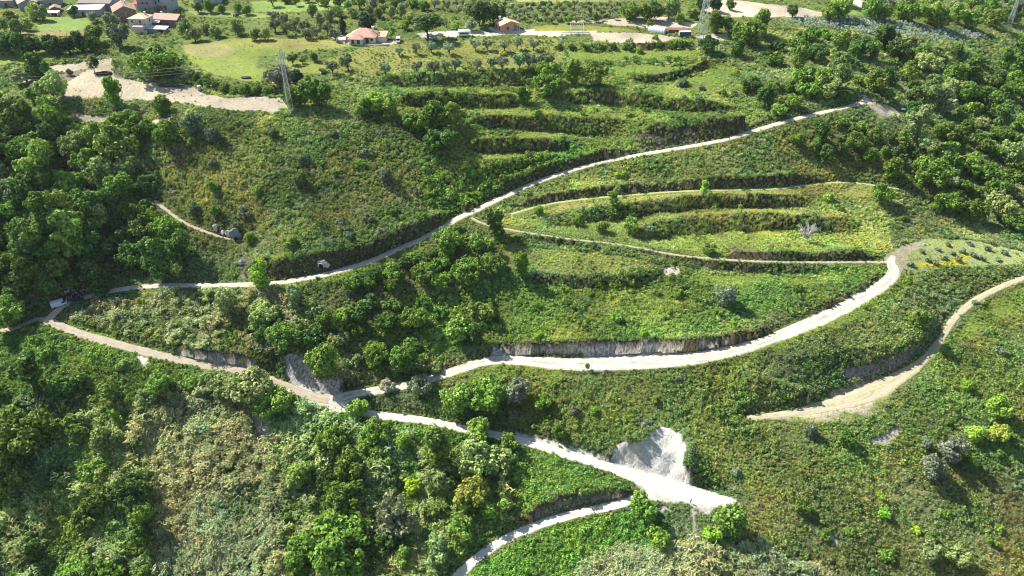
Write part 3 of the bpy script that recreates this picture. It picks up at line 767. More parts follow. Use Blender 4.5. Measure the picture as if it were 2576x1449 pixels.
zone('dark bank', [(1605, 350), (1700, 318), (1800, 308), (1860, 316), (1830, 342), (1740, 364), (1610, 380)], (0.220, 0.215, 0.200), (.4, .3, 0, .3), .6, .8, (.85, .85, .85))
zone('dark bank', [(2115, 930), (2190, 905), (2250, 890), (2316, 868), (2322, 875), (2245, 932), (2180, 948), (2120, 958)], (0.280, 0.260, 0.240), (.3, .2, 0, .5), .25, .7, (.9, .9, .9))
for wp in ([(1662, 672), (1700, 670), (1712, 684), (1690, 696), (1665, 692)], [(2175, 1112), (2210, 1095), (2250, 1075), (2274, 1072), (2262, 1095), (2240, 1118), (2200, 1121)],
           [(636, 1050), (660, 1026), (685, 1066), (690, 1118), (660, 1128), (640, 1090)], [(1735, 1275), (1750, 1288), (1756, 1370), (1735, 1388), (1742, 1320)], [(1685, 1325), (1702, 1325), (1702, 1372), (1680, 1378)],
           [(2070, 1325), (2085, 1330), (2110, 1365), (2095, 1370), (2078, 1345)], [(1000, 905), (1010, 900), (1100, 925), (1080, 930)], [(1640, 1275), (1655, 1270), (1700, 1282), (1660, 1290)], [(490, 888), (540, 900), (560, 930), (500, 905)], [(340, 895), (372, 900), (372, 930), (345, 925)]):
    zone('bare patch', wp, (.50, .46, .40), (.1, .7, 0, .2), .12, .5)
zone('red soil', [(1820, 608), (1900, 618), (1960, 640), (1890, 640), (1830, 628)], (0.190, 0.165, 0.090), (.2, .7, 0, .1), .6, .6)
zone('sandy pad', [(2085, 987), (2140, 968), (2205, 950), (2245, 945), (2252, 965), (2228, 1000), (2216, 1030), (2170, 1053), (2080, 1063), (1990, 1057), (1885, 1054), (1960, 1043), (2040, 1029), (2100, 1013)], (0.420, 0.375, 0.265), (0, 1, 0, 0), .10, .45, (1.0, 1.1, .7))
for gp in ([(2215, 952), (2252, 945), (2250, 985), (2228, 1015), (2200, 1045), (2190, 1030), (2212, 985)], [(2120, 1034), (2190, 1046), (2170, 1056), (2100, 1056)], [(1990, 1047), (2060, 1050), (2040, 1058), (1985, 1056)]):
    zone('grassy patch', gp, (.25, .29, .10), (0, 1, 0, 0), .5, .45, (1.0, 1.1, .7))
zone('track end', [(2168, 243), (2195, 254), (2240, 268), (2272, 285), (2264, 294), (2205, 300), (2200, 278), (2180, 263)], (0.500, 0.440, 0.350), (.2, .8, 0, 0), .08, .5)
zone('forest track', [(2300, 245), (2360, 232), (2420, 203), (2432, 212), (2380, 242), (2325, 254)], (0.340, 0.300, 0.160), (0, 1, 0, 0), .3, .4, (1.2, 1.15, .8))
zone('trampled track end', [(2235, 668), (2225, 650), (2262, 622), (2310, 604), (2330, 612), (2290, 634), (2282, 672), (2262, 690)], (0.370, 0.340, 0.235), (0, 1, 0, 0), .06, .4)

# ---------------------------------------------------------------- ground mesh (denser core + apron to the horizon)
ext = [1.6, 3.2, 6.4, 13, 26, 52, 104, 208, 416, 832, 1600, 3000]
gx = np.concatenate([X0 - np.cumsum(ext)[::-1], GX, X1 + np.cumsum(ext)])
gy = np.concatenate([Y0 - np.cumsum(ext)[::-1], GY, Y1 + np.cumsum(ext)])
TX, TY = np.meshgrid(gx, gy)
TZ = bilin(ZG, TX, TY, X0, Y0, DX)
outd = np.maximum.reduce([X0 - TX, TX - X1, Y0 - TY, TY - Y1, np.zeros_like(TX)])
TZ = TZ - np.where(TY < 200, .06, 0.015) * outd
PXg, PYg, _d = project(np.stack([TX, TY, TZ], -1))
PXw = PXg + 7 * fbm(TX, TY, 9, 71, 3)          # ragged zone borders
PYw = PYg + 4.5 * fbm(TX, TY, 9, 81, 3)
ZID = np.zeros(TX.shape, np.int16)
behind = _d < 5
SCAR = [i for i, z in enumerate(ZONES) if z[0] == 'white scar'][0]
PXs = PXg + 34 * fbm(TX, TY, 16, 171, 4)
PYs = PYg + 22 * fbm(TX, TY, 16, 181, 4)
for k, zn in enumerate(ZONES):
    ZID[in_poly(PXs, PYs, zn[1]) if zn[4] > .55 else in_poly(PXw, PYw, zn[1])] = k
ZID[behind] = 0
zc_ = np.array([z[2] for z in ZONES])
GC = zc_[ZID]
# steep unpainted banks show more dry soil
sl = bilin(SLOPE, TX, TY, X0, Y0, DX)
wild = np.array([sum(z[3]) > 0 and z[4] > .55 for z in ZONES])[ZID]
k = np.clip((sl - 32) / 18, 0, 1) * wild
GC = GC * (1 - k[..., None]) + np.array([.12, .10, .065]) * k[..., None]
k2 = np.clip((9 - sl) / 6, 0, 1) * wild * .6
GC = GC * (1 - k2[..., None]) + np.array([.14, .17, .05]) * k2[..., None]
gvar = 1 + .5 * fbm(TX, TY, 22, 91, 3)
GC = np.clip(GC * gvar[..., None], 0, .8)


def grid_mesh(name, X, Y, Z):
    ny, nx = X.shape
    me = bpy.data.meshes.new(name)
    co = np.stack([X, Y, Z], -1).reshape(-1, 3).astype(np.float32)
    idx = np.arange(nx * ny).reshape(ny, nx)
    q = np.stack([idx[:-1, :-1], idx[:-1, 1:], idx[1:, 1:], idx[1:, :-1]], -1).reshape(-1, 4).astype(np.int32)
    me.vertices.add(len(co))
    me.vertices.foreach_set('co', co.ravel())
    me.loops.add(q.size)
    me.loops.foreach_set('vertex_index', q.ravel())
    me.polygons.add(len(q))
    me.polygons.foreach_set('loop_start', np.arange(0, q.size, 4, dtype=np.int32))
    me.polygons.foreach_set('use_smooth', np.ones(len(q), bool))
    me.update(calc_edges=True)
    return me


def set_col(me, name, col, domain='POINT'):
    a = me.attributes.new(name, 'FLOAT_COLOR', domain)
    c = np.ones((len(col), 4), np.float32)
    c[:, :3] = col
    a.data.foreach_set('color', c.ravel())


me = grid_mesh('hillside', TX, TY, TZ)
set_col(me, 'zone', GC.reshape(-1, 3))
stk = np.where(ZID == SCAR, .25, 1.0).ravel().astype(np.float32)
a_ = me.attributes.new('streak', 'FLOAT', 'POINT')
a_.data.foreach_set('value', stk)
me.materials.append(M['ground'])
ground = bpy.data.objects.new('hillside_terrain', me)
COL.objects.link(ground)
ground['kind'] = 'structure'
ground['label'] = 'terraced green hillside falling from a flat plateau to a wooded valley'

# ---------------------------------------------------------------- tracks as their own ribbons, a little above the sheet
RSPEC = {
 'R1': ('gravel_road', 'road_pale', 'pale gravel road climbing across the hillside to the upper right'),
 'R2': ('gravel_road', 'road_clay', 'beige gravel road falling from the hairpin bend'),
 'R3': ('dirt_road', 'road_white', 'broad white rutted marl track curving up to the right'),
 'R4': ('dirt_road', 'road_chalk', 'white marl track running down to the bright landing'),
 'R5': ('dirt_road', 'road_chalk', 'lowest white track leaving the landing to the lower left'),
 'R6': ('sandy_path', 'road_sand', 'sandy grassed path winding up the right hand slope'),
 'R7': ('footpath', 'road_sand', 'thin pale footpath along the middle terrace'),
 'R8': ('footpath', 'road_grass', 'mown grassy path along the upper terrace'),
 'R10': ('footpath', 'road_clay', 'short footpath below the hill face on the left'),
 'R11': ('dirt_road', 'road_clay', 'track leaving the hairpin bend at the left edge'),
}
for k, (nm, mt, lab) in RSPEC.items():
    r = ROADS[k]
    C, Nn, Wd, J = r['C'], r['N'], r['W'], r['J']
    us = np.linspace(-1, 1, 9)
    rng = np.random.default_rng(len(C))
    X = np.empty((len(C), 9)); Y = X.copy()
    for i, u in enumerate(us):
        hw = Wd * 0.5 * (J if abs(u) == 1 else 1)
        X[:, i] = C[:, 0] + Nn[:, 0] * hw * u
        Y[:, i] = C[:, 1] + Nn[:, 1] * hw * u
    Z = ground_z(X, Y)
    lift = {'R1': .16, 'R2': .15, 'R3': .14, 'R4': .13, 'R5': .12, 'R6': .15, 'R7': .13, 'R8': .13, 'R10': .15, 'R11': .14}[k]
    crown = (1 - us ** 2) * .05 - .05 * np.exp(-((np.abs(us) - .5) / .14) ** 2)
    Zr = np.maximum(Z, 0.5 * Z + 0.5 * C[:, 2:3]) + lift + crown[None]
    Zr[:, 0] = Z[:, 0] - .02
    Zr[:, -1] = Z[:, -1] - .02
    me = grid_mesh(nm, X, Y, Zr)
    if Nn[0, 0] * (C[1, 1] - C[0, 1]) - Nn[0, 1] * (C[1, 0] - C[0, 0]) > 0:
        pass
    a = me.attributes.new('across', 'FLOAT', 'POINT')
    a.data.foreach_set('value', np.broadcast_to(us, X.shape).ravel().astype(np.float32))
    a = me.attributes.new('along', 'FLOAT', 'POINT')
    a.data.foreach_set('value', np.repeat(np.arange(len(C)) * .5, 9).astype(np.float32))
    me.materials.append(M[mt])
    o = bpy.data.objects.new(nm, me)
    COL.objects.link(o)
    o['kind'] = 'structure'
    o['label'] = lab
# ---------------------------------------------------------------- leaf / blade mesh builders
def rnd_dirs(n, rng):
    v = rng.normal(size=(n, 3))
    return v / np.linalg.norm(v, axis=1)[:, None]


def quads_mesh(name, Q, var, mat):
    """Q (n,4,3) loose quads, var (n,3) colour factor"""
    n = len(Q)
    me = bpy.data.meshes.new(name)
    me.vertices.add(n * 4)
    me.vertices.foreach_set('co', Q.reshape(-1).astype(np.float32))
    me.loops.add(n * 4)
    me.loops.foreach_set('vertex_index', np.arange(n * 4, dtype=np.int32))
    me.polygons.add(n)
    me.polygons.foreach_set('loop_start', np.arange(0, n * 4, 4, dtype=np.int32))
    me.update(calc_edges=True)
    set_col(me, 'leafvar', np.repeat(var, 4, 0))
    me.materials.append(mat)
    return me


def leaf_quads(c, nrm, size, rng, aspect=.62):
    """leaf-shaped kites round centres c facing roughly nrm"""
    n = len(c)
    t = np.cross(nrm, rnd_dirs(n, rng))
    t /= np.linalg.norm(t, axis=1)[:, None] + 1e-9
    b = np.cross(nrm, t)
    s = (np.broadcast_to(size, n) * rng.uniform(.65, 1.35, n))[:, None]
    fold = nrm * s * .22
    return np.stack([c - t * s, c - b * s * aspect + fold, c + t * s, c + b * s * aspect + fold], 1)


def blade_quads(base, tip, width, rng, droop=.25):
    """two quads per blade, bent"""
    d = tip - base
    side = np.cross(d, np.array([0, 0, 1.0])) + rng.normal(size=d.shape) * .15
    side /= np.linalg.norm(side, axis=1)[:, None] + 1e-9
    L = np.linalg.norm(d, axis=1)[:, None]
    mid = base + d * .55 + np.array([0, 0, 1.0]) * L * droop * .5
    w = side * width
    a = np.stack([base - w * .5, base + w * .5, mid + w * .5, mid - w * .5], 1)
    b = np.stack([mid - w * .5, mid + w * .5, tip + w * .12, tip - w * .12], 1)
    return np.concatenate([a, b])


def mk_leafy(seed):
    rng = np.random.default_rng(seed)
    n = 95
    blobs = rng.uniform(-.5, .5, (4, 3)) * [1, 1, .4] + [0, 0, .35]
    br = rng.uniform(.32, .5, 4)
    k = rng.integers(0, 4, n)
    d = rnd_dirs(n, rng)
    d[:, 2] = np.abs(d[:, 2]) * 1.0 - .15
    c = blobs[k] + d * br[k][:, None] * rng.uniform(.7, 1.08, n)[:, None]
    nr = d + rnd_dirs(n, rng) * .75
    nr /= np.linalg.norm(nr, axis=1)[:, None]
    Q = leaf_quads(c, nr, .17, rng, .7)
    v = rng.uniform(.6, 1.4, n)[:, None] * np.array([1, 1, 1]) + rng.normal(0, .06, (n, 3))
    return quads_mesh('bramble_clump', Q, np.clip(v, .3, 2), M['cover'])


def mk_grass(seed):
    rng = np.random.default_rng(seed)
    n = 34
    a = rng.uniform(0, 2 * math.pi, n)
    r0 = rng.uniform(0, .35, n)
    base = np.stack([np.cos(a) * r0, np.sin(a) * r0, np.full(n, -.08)], -1)
    L = rng.uniform(.5, 1.0, n)
    ln = rng.uniform(.15, .75, n)
    a2 = a + rng.normal(0, .5, n)
    tip = base + np.stack([np.cos(a2) * ln * L, np.sin(a2) * ln * L, L * np.sqrt(1 - ln ** 2 * .8)], -1)
    Q = blade_quads(base, tip, .085, rng, .18)
    v = rng.uniform(.65, 1.35, n)[:, None] * np.array([1, 1, 1]) + rng.normal(0, .08, (n, 3))
    return quads_mesh('tall_grass_tuft', Q, np.clip(np.tile(v, (2, 1)), .3, 2), M['cover'])


def mk_cane(seed):
    rng = np.random.default_rng(seed)
    n = 15
    Qs, vs = [], []
    a = rng.uniform(0, 2 * math.pi, n)
    lean_dir = rng.uniform(0, 2 * math.pi)
    for i in range(n):
        b = np.array([math.cos(a[i]) * .45 * rng.random(), math.sin(a[i]) * .45 * rng.random(), -.1])
        H = rng.uniform(1.3, 2.7)
        la = rng.normal(0, .55)
        ln = rng.uniform(.35, .9)
        top = b + np.array([math.cos(la) * ln * H, math.sin(la) * ln * H, H * math.sqrt(1 - .7 * ln * ln)])
        q = blade_quads(b[None], top[None], .13, rng, .15)
        col = rng.uniform(.75, 1.35)
        Qs.append(q)
        vs.append(np.tile(col * np.array([1.05, 1, .9]), (2, 1)))
        m = 6
        t = rng.uniform(.35, 1, m)
        lb = b + (top - b) * t[:, None] + np.array([0, 0, .07]) * np.sin(t * 3.1)[:, None] * H
        az = rng.uniform(0, 2 * math.pi, m)
        le = rng.uniform(.35, .7, m)
        lt = lb + np.stack([np.cos(az) * le, np.sin(az) * le, rng.uniform(-.35, .3, m)], -1)
        q = blade_quads(lb, lt, .15, rng, .3)
        g = rng.uniform(.6, 1.3, m)[:, None] * np.where(rng.random((m, 1)) < .5, [[.60, .85, .5]], [[1.0, 1, .92]])
        Qs.append(q)
        vs.append(np.tile(g, (2, 1)))
    return quads_mesh('dry_cane_clump', np.concatenate(Qs), np.concatenate(vs), M['cover'])


def mk_dry(seed):
    rng = np.random.default_rng(seed)
    n = 60
    c = rng.normal(0, .28, (n, 3)) * [1, 1, .6] + [0, 0, .4]
    d = rnd_dirs(n, rng)
    d[:, 2] = np.abs(d[:, 2]) * .8
    Q = blade_quads(c - d * .22, c + d * .28, .07, rng, .15)
    v = rng.uniform(.5, 1.4, n)[:, None] * np.array([1, 1, 1]) + rng.normal(0, .06, (n, 3))
    return quads_mesh('dry_brush_clump', Q, np.clip(np.tile(v, (2, 1)), .3, 2), M['cover'])


COVER = {}
for key, fn, cnt_ in (('L', mk_leafy, 4), ('G', mk_grass, 4), ('C', mk_cane, 4), ('D', mk_dry, 3)):
    cl = bpy.data.collections.new({'L': 'bramble_clumps', 'G': 'tall_grass_tufts', 'C': 'dry_cane_clumps', 'D': 'dry_brush_clumps'}[key])
    for s in range(cnt_):
        me = fn(100 + s)
        cl.objects.link(bpy.data.objects.new(me.name, me))
    COVER[key] = (cl, cnt_)


def instancer(name, pts, scl, rot, idx, tint, cl, label, cat, group=None):
    me = bpy.data.meshes.new(name)
    me.vertices.add(len(pts))
    me.vertices.foreach_set('co', pts.astype(np.float32).ravel())
    for an, ty, arr, f in (('scl', 'FLOAT_VECTOR', scl, 'vector'), ('rot', 'FLOAT_VECTOR', rot, 'vector')):
        at_ = me.attributes.new(an, ty, 'POINT')
        at_.data.foreach_set(f, arr.astype(np.float32).ravel())
    at_ = me.attributes.new('pick', 'INT', 'POINT')
    at_.data.foreach_set('value', idx.astype(np.int32))
    set_col(me, 'tint', tint)
    o = bpy.data.objects.new(name, me)
    COL.objects.link(o)
    ng = bpy.data.node_groups.new(name + '_scatter', 'GeometryNodeTree')
    ng.interface.new_socket('Geometry', in_out='INPUT', socket_type='NodeSocketGeometry')
    ng.interface.new_socket('Geometry', in_out='OUTPUT', socket_type='NodeSocketGeometry')
    gi = ng.nodes.new('NodeGroupInput')
    go = ng.nodes.new('NodeGroupOutput')
    ip = ng.nodes.new('GeometryNodeInstanceOnPoints')
    ci = ng.nodes.new('GeometryNodeCollectionInfo')
    ci.inputs['Collection'].default_value = cl
    ci.inputs['Separate Children'].default_value = True
    ci.inputs['Reset Children'].default_value = True
    ip.inputs['Pick Instance'].default_value = True

    def attr(nm, dt):
        a = ng.nodes.new('GeometryNodeInputNamedAttribute')
        a.data_type = dt
        a.inputs[0].default_value = nm
        return [s for s in a.outputs if s.enabled][0]
    ng.links.new(gi.outputs[0], ip.inputs['Points'])
    ng.links.new(ci.outputs[0], ip.inputs['Instance'])
    ng.links.new(attr('pick', 'INT'), ip.inputs['Instance Index'])
    ng.links.new(attr('scl', 'FLOAT_VECTOR'), ip.inputs['Scale'])
    ng.links.new(attr('rot', 'FLOAT_VECTOR'), ip.inputs['Rotation'])
    ng.links.new(ip.outputs[0], go.inputs[0])
    md = o.modifiers.new('scatter', 'NODES')
    md.node_group = ng
    o['kind'] = 'stuff'
    o['label'] = label
    o['category'] = cat
    return o


# ---------------------------------------------------------------- scatter
def scatter_cover():
    P = []
    bands = [(96, 150, .62), (150, 200, .68), (200, 255, .82), (255, 330, 1.02), (330, 430, 1.45), (430, 600, 2.1)]
    for y0, y1, st in bands:
        ys = np.arange(y0, y1, st)
        half = (y1 * .78 + 40)
        xs = np.arange(-half, half, st)
        A, B = np.meshgrid(xs, ys)
        A = A + RNG.uniform(-.5, .5, A.shape) * st
        B = B + RNG.uniform(-.5, .5, B.shape) * st
        P.append(np.stack([A.ravel(), B.ravel(), np.full(A.size, st)], -1))
    P = np.concatenate(P)
    z = ground_z(P[:, 0], P[:, 1])
    px, py, d = project(np.stack([P[:, 0], P[:, 1], z], -1))
    m = (px > -330) & (px < 2900) & (py > -60) & (py < 1640) & ~masked(P[:, 0], P[:, 1])
    m &= (P[:, 0] > X0 + 2) & (P[:, 0] < X1 - 2) & (P[:, 1] > Y0 + 2)
    P, z, px, py = P[m], z[m], px[m], py[m]
    x, y, st = P.T
    pxw = px + 7 * fbm(x, y, 9, 71, 3)
    pyw = py + 4.5 * fbm(x, y, 9, 81, 3)
    pxs = px + 34 * fbm(x, y, 16, 171, 4)
    pys = py + 22 * fbm(x, y, 16, 181, 4)
    zid = np.zeros(len(x), int)
    for k, zn in enumerate(ZONES):
        if zn[4] > .55:
            zid[in_poly(pxs, pys, zn[1])] = k
        else:
            zid[in_poly(pxw, pyw, zn[1])] = k
    mix = np.array([z_[3] for z_ in ZONES], float)[zid]
    dens = np.array([z_[4] for z_ in ZONES])[zid]
    size = np.array([z_[5] for z_ in ZONES])[zid]
    tint = np.array([z_[6] for z_ in ZONES])[zid]
    sl = bilin(SLOPE, x, y, X0, Y0, DX)
    wild = dens > .55
    wild2 = (dens > .3).astype(int)
    # flats carry more grass, steep banks more dry stems and fewer plants
    steep = np.clip((sl - 30) / 20, 0, 1) * wild
    flat = np.clip((17 - sl) / 9, 0, 1) * wild
    mix = mix + steep[:, None] * np.array([-.05, .08, 0, .22]) * (mix.sum(1, keepdims=True) > 0)
    mix = mix + flat[:, None] * np.array([-.1, .3, 0, -.1])
    # patches of one plant
    pn = np.stack([fbm(x, y, 11, 201, 2), fbm(x, y, 9, 211, 2), fbm(x, y, 13, 221, 2), fbm(x, y, 8, 231, 2)], -1)
    mix = np.clip(mix, 0, None) * np.exp(4.2 * pn)
    keep = RNG.random(len(x)) < np.clip(dens  * (1 + .35 * fbm(x, y, 5, 241, 2)), 0, 1)
    keep &= mix.sum(1) > 1e-6
    x, y, z, st, mix, size, tint, steep, flat, sl = [a[keep] for a in (x, y, z, st, mix, size, tint, steep, flat, sl)]
    # steep faces have more surface than their plan area: extra plants there
    ex = np.clip(1 / np.cos(np.radians(np.minimum(sl, 72))) - 1.12, 0, 2.2)
    rep = (ex + RNG.random(len(x))).astype(int) * (wild2[keep] > 0)
    ii = np.repeat(np.arange(len(x)), rep)
    if len(ii):
        xe = x[ii] + RNG.normal(0, .55, len(ii))
        ye = y[ii] + RNG.normal(0, .55, len(ii))
        okx = ~masked(xe, ye)
        ii, xe, ye = ii[okx], xe[okx], ye[okx]
        x2, y2, z2 = np.concatenate([x, xe]), np.concatenate([y, ye]), np.concatenate([z, ground_z(xe, ye)])
        st, mix, size, tint, steep, flat, sl = [np.concatenate([a, a[ii]]) for a in (st, mix, size, tint, steep, flat, sl)]
        x, y, z = x2, y2, z2
    # low growth beside the tracks
    near = np.zeros(len(x), bool)
    for q_ in NEAR:
        b0, b1 = q_[:, :2].min(0) - 5, q_[:, :2].max(0) + 5
        bb = np.where((x > b0[0]) & (x < b1[0]) & (y > b0[1]) & (y < b1[1]))[0]
        for s0 in range(0, len(bb), 4000):
            c_ = bb[s0:s0 + 4000]
            dd = (x[c_, None] - q_[None, :, 0]) ** 2 + (y[c_, None] - q_[None, :, 1]) ** 2
            near[c_] |= (dd < (q_[None, :, 3] * .5 + 2.2) ** 2).any(1)
    mix[near, 2] = 0
    mix[near] += np.array([.05, .1, 0, 0])
    size = np.where(near, np.minimum(size, .62), size)
    cum = np.cumsum(mix / mix.sum(1, keepdims=True), 1)
    kind = (RNG.random(len(x))[:, None] > cum).sum(1).clip(0, 3)
    big = np.exp(.55 * fbm(x, y, 7, 251, 3) + RNG.normal(0, .22, len(x)))
    tone = 1 + .42 * fbm(x, y, 16, 261, 3) + RNG.normal(0, .09, len(x))
    hue = .22 * fbm(x, y, 14, 271, 2) + RNG.normal(0, .055, len(x))
    pal = np.array([[.245, .350, .115], [.400, .450, .195], [.430, .465, .300], [.295, .350, .175]])
    spec = [('L', 'bramble_scrub', 'dense low green bramble scrub carpeting the banks and slopes', 'scrub', 1.0),
            ('G', 'tall_grass', 'tall olive green and straw grass over terraces and meadows', 'grass', .95),
            ('C', 'giant_reeds', 'tangled tan and green giant cane in thick beds', 'reeds', 1.0),
            ('D', 'dry_brush', 'dry brownish brush on the steep terrace banks', 'brush', 1.0)]
    tot = 0
    for k, (key, nm, lab, cat, s0) in enumerate(spec):
        q = kind == k
        cl, nv = COVER[key]
        nn = int(q.sum())
        tot += nn
        c = pal[k] * tone[q][:, None] * tint[q]
        c *= (1 + .28 * flat[q] * (k == 1))[:, None]
        c[:, 0] *= 1 + np.clip(hue[q] * 1.2, -.5, 1)
        c[:, 2] *= 1 - np.clip(hue[q] * .8, -.6, .6)
        if k == 0:
            dk = RNG.random(nn) < .10
            c[dk] *= np.array([.5, .58, .75])
            gr = RNG.random(nn) < .05
            c[gr] = c[gr] * .5 + np.array([.10, .11, .085]) * .6
        s = s0 * size[q] * big[q] * np.sqrt(st[q] / .68) * {0: 1.0, 1: 1.0, 2: .95, 3: 1.0}[k]
        S3 = np.stack([s, s, s * RNG.uniform(.75, 1.25, nn) * (1 - .25 * flat[q]) * (1 + .5 * steep[q])], -1)
        rot = np.stack([RNG.normal(0, .14, nn), RNG.normal(0, .14, nn), RNG.uniform(0, 6.28, nn)], -1)
        if key == 'C':
            rot[:, 2] = 9 * fbm(x[q], y[q], 26, 301, 2) - 1.2 + RNG.normal(0, .35, nn)
        pts = np.stack([x[q], y[q], z[q] - .05], -1)
        instancer(nm, pts, S3, rot, RNG.integers(0, nv, nn), np.clip(c, .004, .75), cl, lab, cat)
    print('cover plants', tot)


scatter_cover()
# ---------------------------------------------------------------- tree kinds (built once each: crown mesh + trunk mesh, unit = crown radius 1)
def tube(V, Fc, path, radii, sides=6):
    path = [np.array(p, float) for p in path]
    start = len(V)
    for i, (p, r) in enumerate(zip(path, radii)):
        d = path[min(i + 1, len(path) - 1)] - path[max(i - 1, 0)]
        d = d / (np.linalg.norm(d) + 1e-9)
        u = np.cross(d, [0.3, 1, 0.1])
        u /= np.linalg.norm(u) + 1e-9
        v = np.cross(d, u)
        for s in range(sides):
            a = 2 * math.pi * s / sides
            V.append(tuple(p + (u * math.cos(a) + v * math.sin(a)) * r))
    for i in range(len(path) - 1):
        for s in range(sides):
            a = start + i * sides + s
            b = start + i * sides + (s + 1) % sides
            Fc.append((a, b, b + sides, a + sides))
    Fc.append(tuple(start + s for s in range(sides))[::-1])
    Fc.append(tuple(start + (len(path) - 1) * sides + s for s in range(sides)))


def mesh_from(name, V, Fc, mat, smooth=False):
    me = bpy.data.meshes.new(name)
    me.from_pydata([tuple(map(float, v)) for v in V], [], Fc)
    me.update()
    if smooth:
        me.polygons.foreach_set('use_smooth', np.ones(len(me.polygons), bool))
    if mat is not None:
        me.materials.append(mat)
    return me


def crown_mesh(name, blobs, n, leaf, rng, spread=.6, var=.3, mat='leaf', inner=.62, up=.25):
    """leaf sprigs over an irregular cluster of blobs (x,y,z,r)"""
    b = np.array(blobs, float)
    w = b[:, 3] ** 2
    k = rng.choice(len(b), n, p=w / w.sum())
    # sub-clumps: sprigs gather round points on each blob
    m = max(len(b) * 9, 30)
    kk = rng.choice(len(b), m, p=w / w.sum())
    sd = rnd_dirs(m, rng)
    sd[:, 2] = np.where(sd[:, 2] < -.45, -sd[:, 2], sd[:, 2])
    sc_ = b[kk, :3] + sd * b[kk, 3:4] * rng.uniform(.78, 1.05, m)[:, None]
    sr = b[kk, 3] * rng.uniform(.22, .40, m)
    j = rng.integers(0, m, n)
    loose = rng.random(n) < .30
    d = rnd_dirs(n, rng)
    c = np.where(loose[:, None], b[k, :3] + d * b[k, 3:4] * rng.uniform(inner, 1.05, n)[:, None], sc_[j] + d * sr[j][:, None])
    nr = d + rnd_dirs(n, rng) * spread + np.array([0, 0, up])
    nr /= np.linalg.norm(nr, axis=1)[:, None]
    Q = leaf_quads(c, nr, leaf, rng, .68)
    bl = rng.uniform(1 - var * .7, 1 + var * .7, m)[j]
    v = bl * rng.uniform(1 - var, 1 + var, n)
    v = v[:, None] + rng.normal(0, .05, (n, 3))
    return quads_mesh(name, Q, np.clip(v, .25, 2), M[mat])


def trunk_mesh(name, h, r, tops, rng, mat='bark'):
    V, Fc = [], []
    bend = rng.normal(0, .06, 2)
    fork = np.array([bend[0], bend[1], h * .55])
    tube(V, Fc, [(0, 0, -.35), (bend[0] * .4, bend[1] * .4, h * .25), fork], [r * 1.35, r, r * .8], 7)
    for t in tops:
        t = np.array(t, float)
        mid = fork + (t - fork) * .5 + rng.normal(0, .07, 3)
        tube(V, Fc, [fork - [0, 0, .05], mid, t], [r * .6, r * .36, r * .12], 5)
    return mesh_from(name, V, Fc, M[mat], True)


KIND = {}


def add_kind(key, crown, trunk):
    KIND.setdefault(key, []).append((crown, trunk))


def blob_crown(rng, n, rx, rz, zc, r0, r1):
    out = []
    for _ in range(n):
        d = rnd_dirs(1, rng)[0] * rng.uniform(.35, .75)
        out.append((d[0] * rx, d[1] * rx, zc + d[2] * rz, rng.uniform(r0, r1)))
    out.append((0, 0, zc, r1))
    return out


for s in range(6):                                   # broadleaf: round, uneven
    g_ = np.random.default_rng(300 + s)
    bl = blob_crown(g_, 13 + s % 4, 1.1, .8, .98, .22, .50)
    add_kind('broad', crown_mesh('crown', bl, 4200, .082, g_, var=.36), trunk_mesh('trunk', 1.0, .075, [b[:3] for b in bl[:6]], g_))
for s in range(3):                                   # tall narrow broadleaf
    g_ = np.random.default_rng(330 + s)
    bl = [(g_.normal(0, .22), g_.normal(0, .22), z, g_.uniform(.42, .72)) for z in np.linspace(.6, 2.3, 8)]
    add_kind('tall', crown_mesh('crown', bl, 4000, .088, g_, var=.36), trunk_mesh('trunk', 1.6, .07, [b[:3] for b in bl[2:]], g_))
for s in range(3):                                   # large old tree, many lobes
    g_ = np.random.default_rng(350 + s)
    bl = blob_crown(g_, 24, 1.2, .72, .76, .17, .40)
    add_kind('big', crown_mesh('crown', bl, 7500, .060, g_, var=.42), trunk_mesh('trunk', 1.0, .08, [b[:3] for b in bl[:9]], g_))
for s in range(3):                                   # shrub reaching the ground
    g_ = np.random.default_rng(370 + s)
    bl = [(g_.uniform(-.55, .55), g_.uniform(-.55, .55), g_.uniform(.2, .75), g_.uniform(.3, .5)) for _ in range(8)]
    add_kind('shrub', crown_mesh('foliage', bl, 2000, .095, g_, var=.36), trunk_mesh('stem', .5, .05, [b[:3] for b in bl[:5]], g_))
for s in range(3):                                   # olive: airy, crooked trunk showing
    g_ = np.random.default_rng(390 + s)
    bl = [(math.cos(a) * g_.uniform(.35, .7), math.sin(a) * g_.uniform(.35, .7), g_.uniform(.95, 1.5), g_.uniform(.24, .40)) for a in np.linspace(0, 6.0, 9)]
    add_kind('olive', crown_mesh('crown', bl, 1900, .080, g_, inner=.3, spread=1.0, var=.25), trunk_mesh('trunk', .8, .085, [b[:3] for b in bl], g_, 'bark'))
for s in range(2):                                   # wispy thin tree
    g_ = np.random.default_rng(410 + s)
    bl = blob_crown(g_, 8, 1.0, .9, 1.3, .2, .38)
    add_kind('wispy', crown_mesh('crown', bl, 700, .115, g_, inner=.2, spread=1.0), trunk_mesh('trunk', 1.2, .05, [b[:3] for b in bl], g_))
for s in range(2):                                   # conifer: tiers
    g_ = np.random.default_rng(430 + s)
    bl = []
    for z in np.linspace(.5, 3.0, 11):
        rr = .85 * (1 - (z - .5) / 2.9) + .06
        for a in range(5):
            an = g_.uniform(0, 6.28)
            bl.append((math.cos(an) * rr * .6, math.sin(an) * rr * .6, z, rr * .42))
    add_kind('conifer', crown_mesh('crown', bl, 1700, .13, g_, up=-.1), trunk_mesh('trunk', 2.9, .07, [(0, 0, 2.9)], g_))
